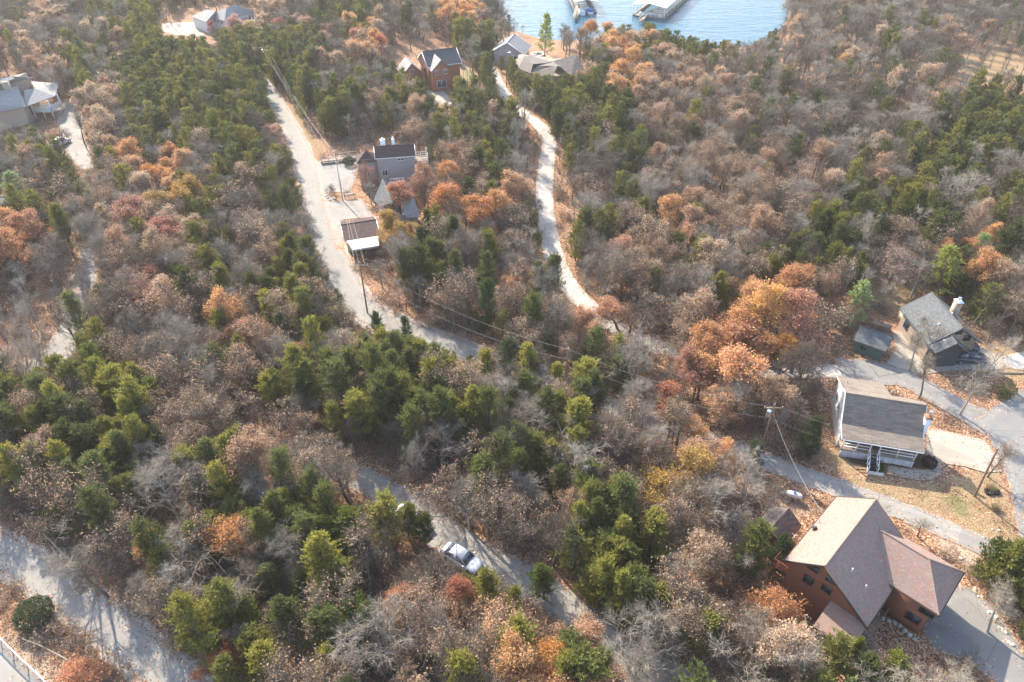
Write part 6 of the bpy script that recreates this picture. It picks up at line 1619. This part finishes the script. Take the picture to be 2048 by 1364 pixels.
# bushes and grass clumps one can tell apart
def bush(px, py, H, W, tone, label, leaf=.06, n=5200, seed=5, name='evergreen_bush', cat='bush'):
    x, y = G(px, py); t = thing(name, label, cat, (x, y, h1(x, y)), seed); tb, cb = shrub(seed, H, W, leaf, n)
    link('stem', tb.mesh('stem', [M['bark']]), t); c = link('foliage', cb.mesh('foliage', [M['bark'], M['cedar']]), t); c['tone'] = list(tone)
bush(76, 1238, 2.0, 1.75, (.06,.09,.04), 'rounded glossy dark green bush beside the bottom left road', .07, 6500, 3)
bush(1855, 932, 1.3, .85, (.045,.022,.028), 'dark purple-leaved bush at the porch end of the white house', .05, 3000, 8)
bush(1750, 935, .6, .9, (.05,.09,.025), 'low green bush at the foot of the white porch stairs', .05, 2000, 9)
bush(440, 78, 1.3, 1.8, (.09,.11,.03), 'clipped round bush in front of the ranch house', .09, 1800, 10)
bush(449, 90, 1.0, 2.2, (.07,.10,.03), 'low green bush beside the ranch house path', .09, 1800, 12)
bush(698, 330, 1.6, 1.2, (.04,.06,.025), 'dark evergreen bush at the house end of the white walkway', .07, 2500, 13)
bush(2003, 795, 1.3, .9, (.13,.13,.05), 'left rounded grassy bush at the corner of the right road', .05, 2500, 14)
bush(2014, 786, 1.4, 1.0, (.10,.11,.05), 'right darker bush at the corner of the right road', .05, 2500, 15)
for k, (px, py, s, lb) in enumerate(((1980,978,1.0,'tan ornamental grass clump behind the tyres by the right road'),(1990,1018,.9,'tan ornamental grass clump on the lawn below the tyres'),(402,80,1.6,'pale ornamental grass by the ranch house drive'))):
    x, y = G(px, py); t = thing('grass_clump', lb, 'grass clump', (x, y, h1(x, y))); c = link('blades', clump(300+k, s).mesh('blades', [M['bark'], M['leaf']]), t); c['tone'] = [.38,.30,.17]
# fallen branches and the leaning dead tree by the fence
def deadtree(px0, px1, seed, label, rr=.10):
    a, b = G(*px0), G(*px1); o = Vector((a[0], a[1], h1(*a))); t = thing('dead_tree', label, 'dead tree', o); r = np.random.default_rng(seed)
    d = np.array([[b[0]-a[0], b[1]-a[1], .9]]); L = np.linalg.norm(d); T = grow(r, np.array([[0,0,.15]]), d, np.array([L]), 7, .08, .01); tb = Buf(); tubes(tb, T, np.array([rr]), np.array([.025]), 7)
    P, D, q = kids(r, T, 9, .25, .95, .9); B = grow(r, P, D, .8+1.2*r.random(9), 4, .2, .08); cb = Buf(); tubes(cb, B, np.full(9,.035), np.full(9,.01), 4)
    P, D, q = kids(r, B, 6, .2, 1, .7); S = grow(r, P, D, .3+.5*r.random(len(P)), 3, .2, .05); tubes(cb, S, np.full(len(P),.012), np.full(len(P),.005), 3)
    link('trunk', tb.mesh('trunk', [M['bark_pale']]), t); link('branches', cb.mesh('branches', [M['bark_pale']]), t)
deadtree((215,1362), (82,1278), 4, 'leaning grey dead tree between the metal fence and the bottom left road', .12)
deadtree((600,1000), (690,1000), 9, 'pale fallen dead tree in the middle thicket')
deadtree((60,985), (175,930), 14, 'pale fallen dead tree in the thicket on the left')
deadtree((560,820), (470,760), 19, 'pale leaning dead tree in the thicket above the lower road')
deadtree((1330,1300), (1440,1240), 24, 'pale fallen dead tree below left of the brick house')
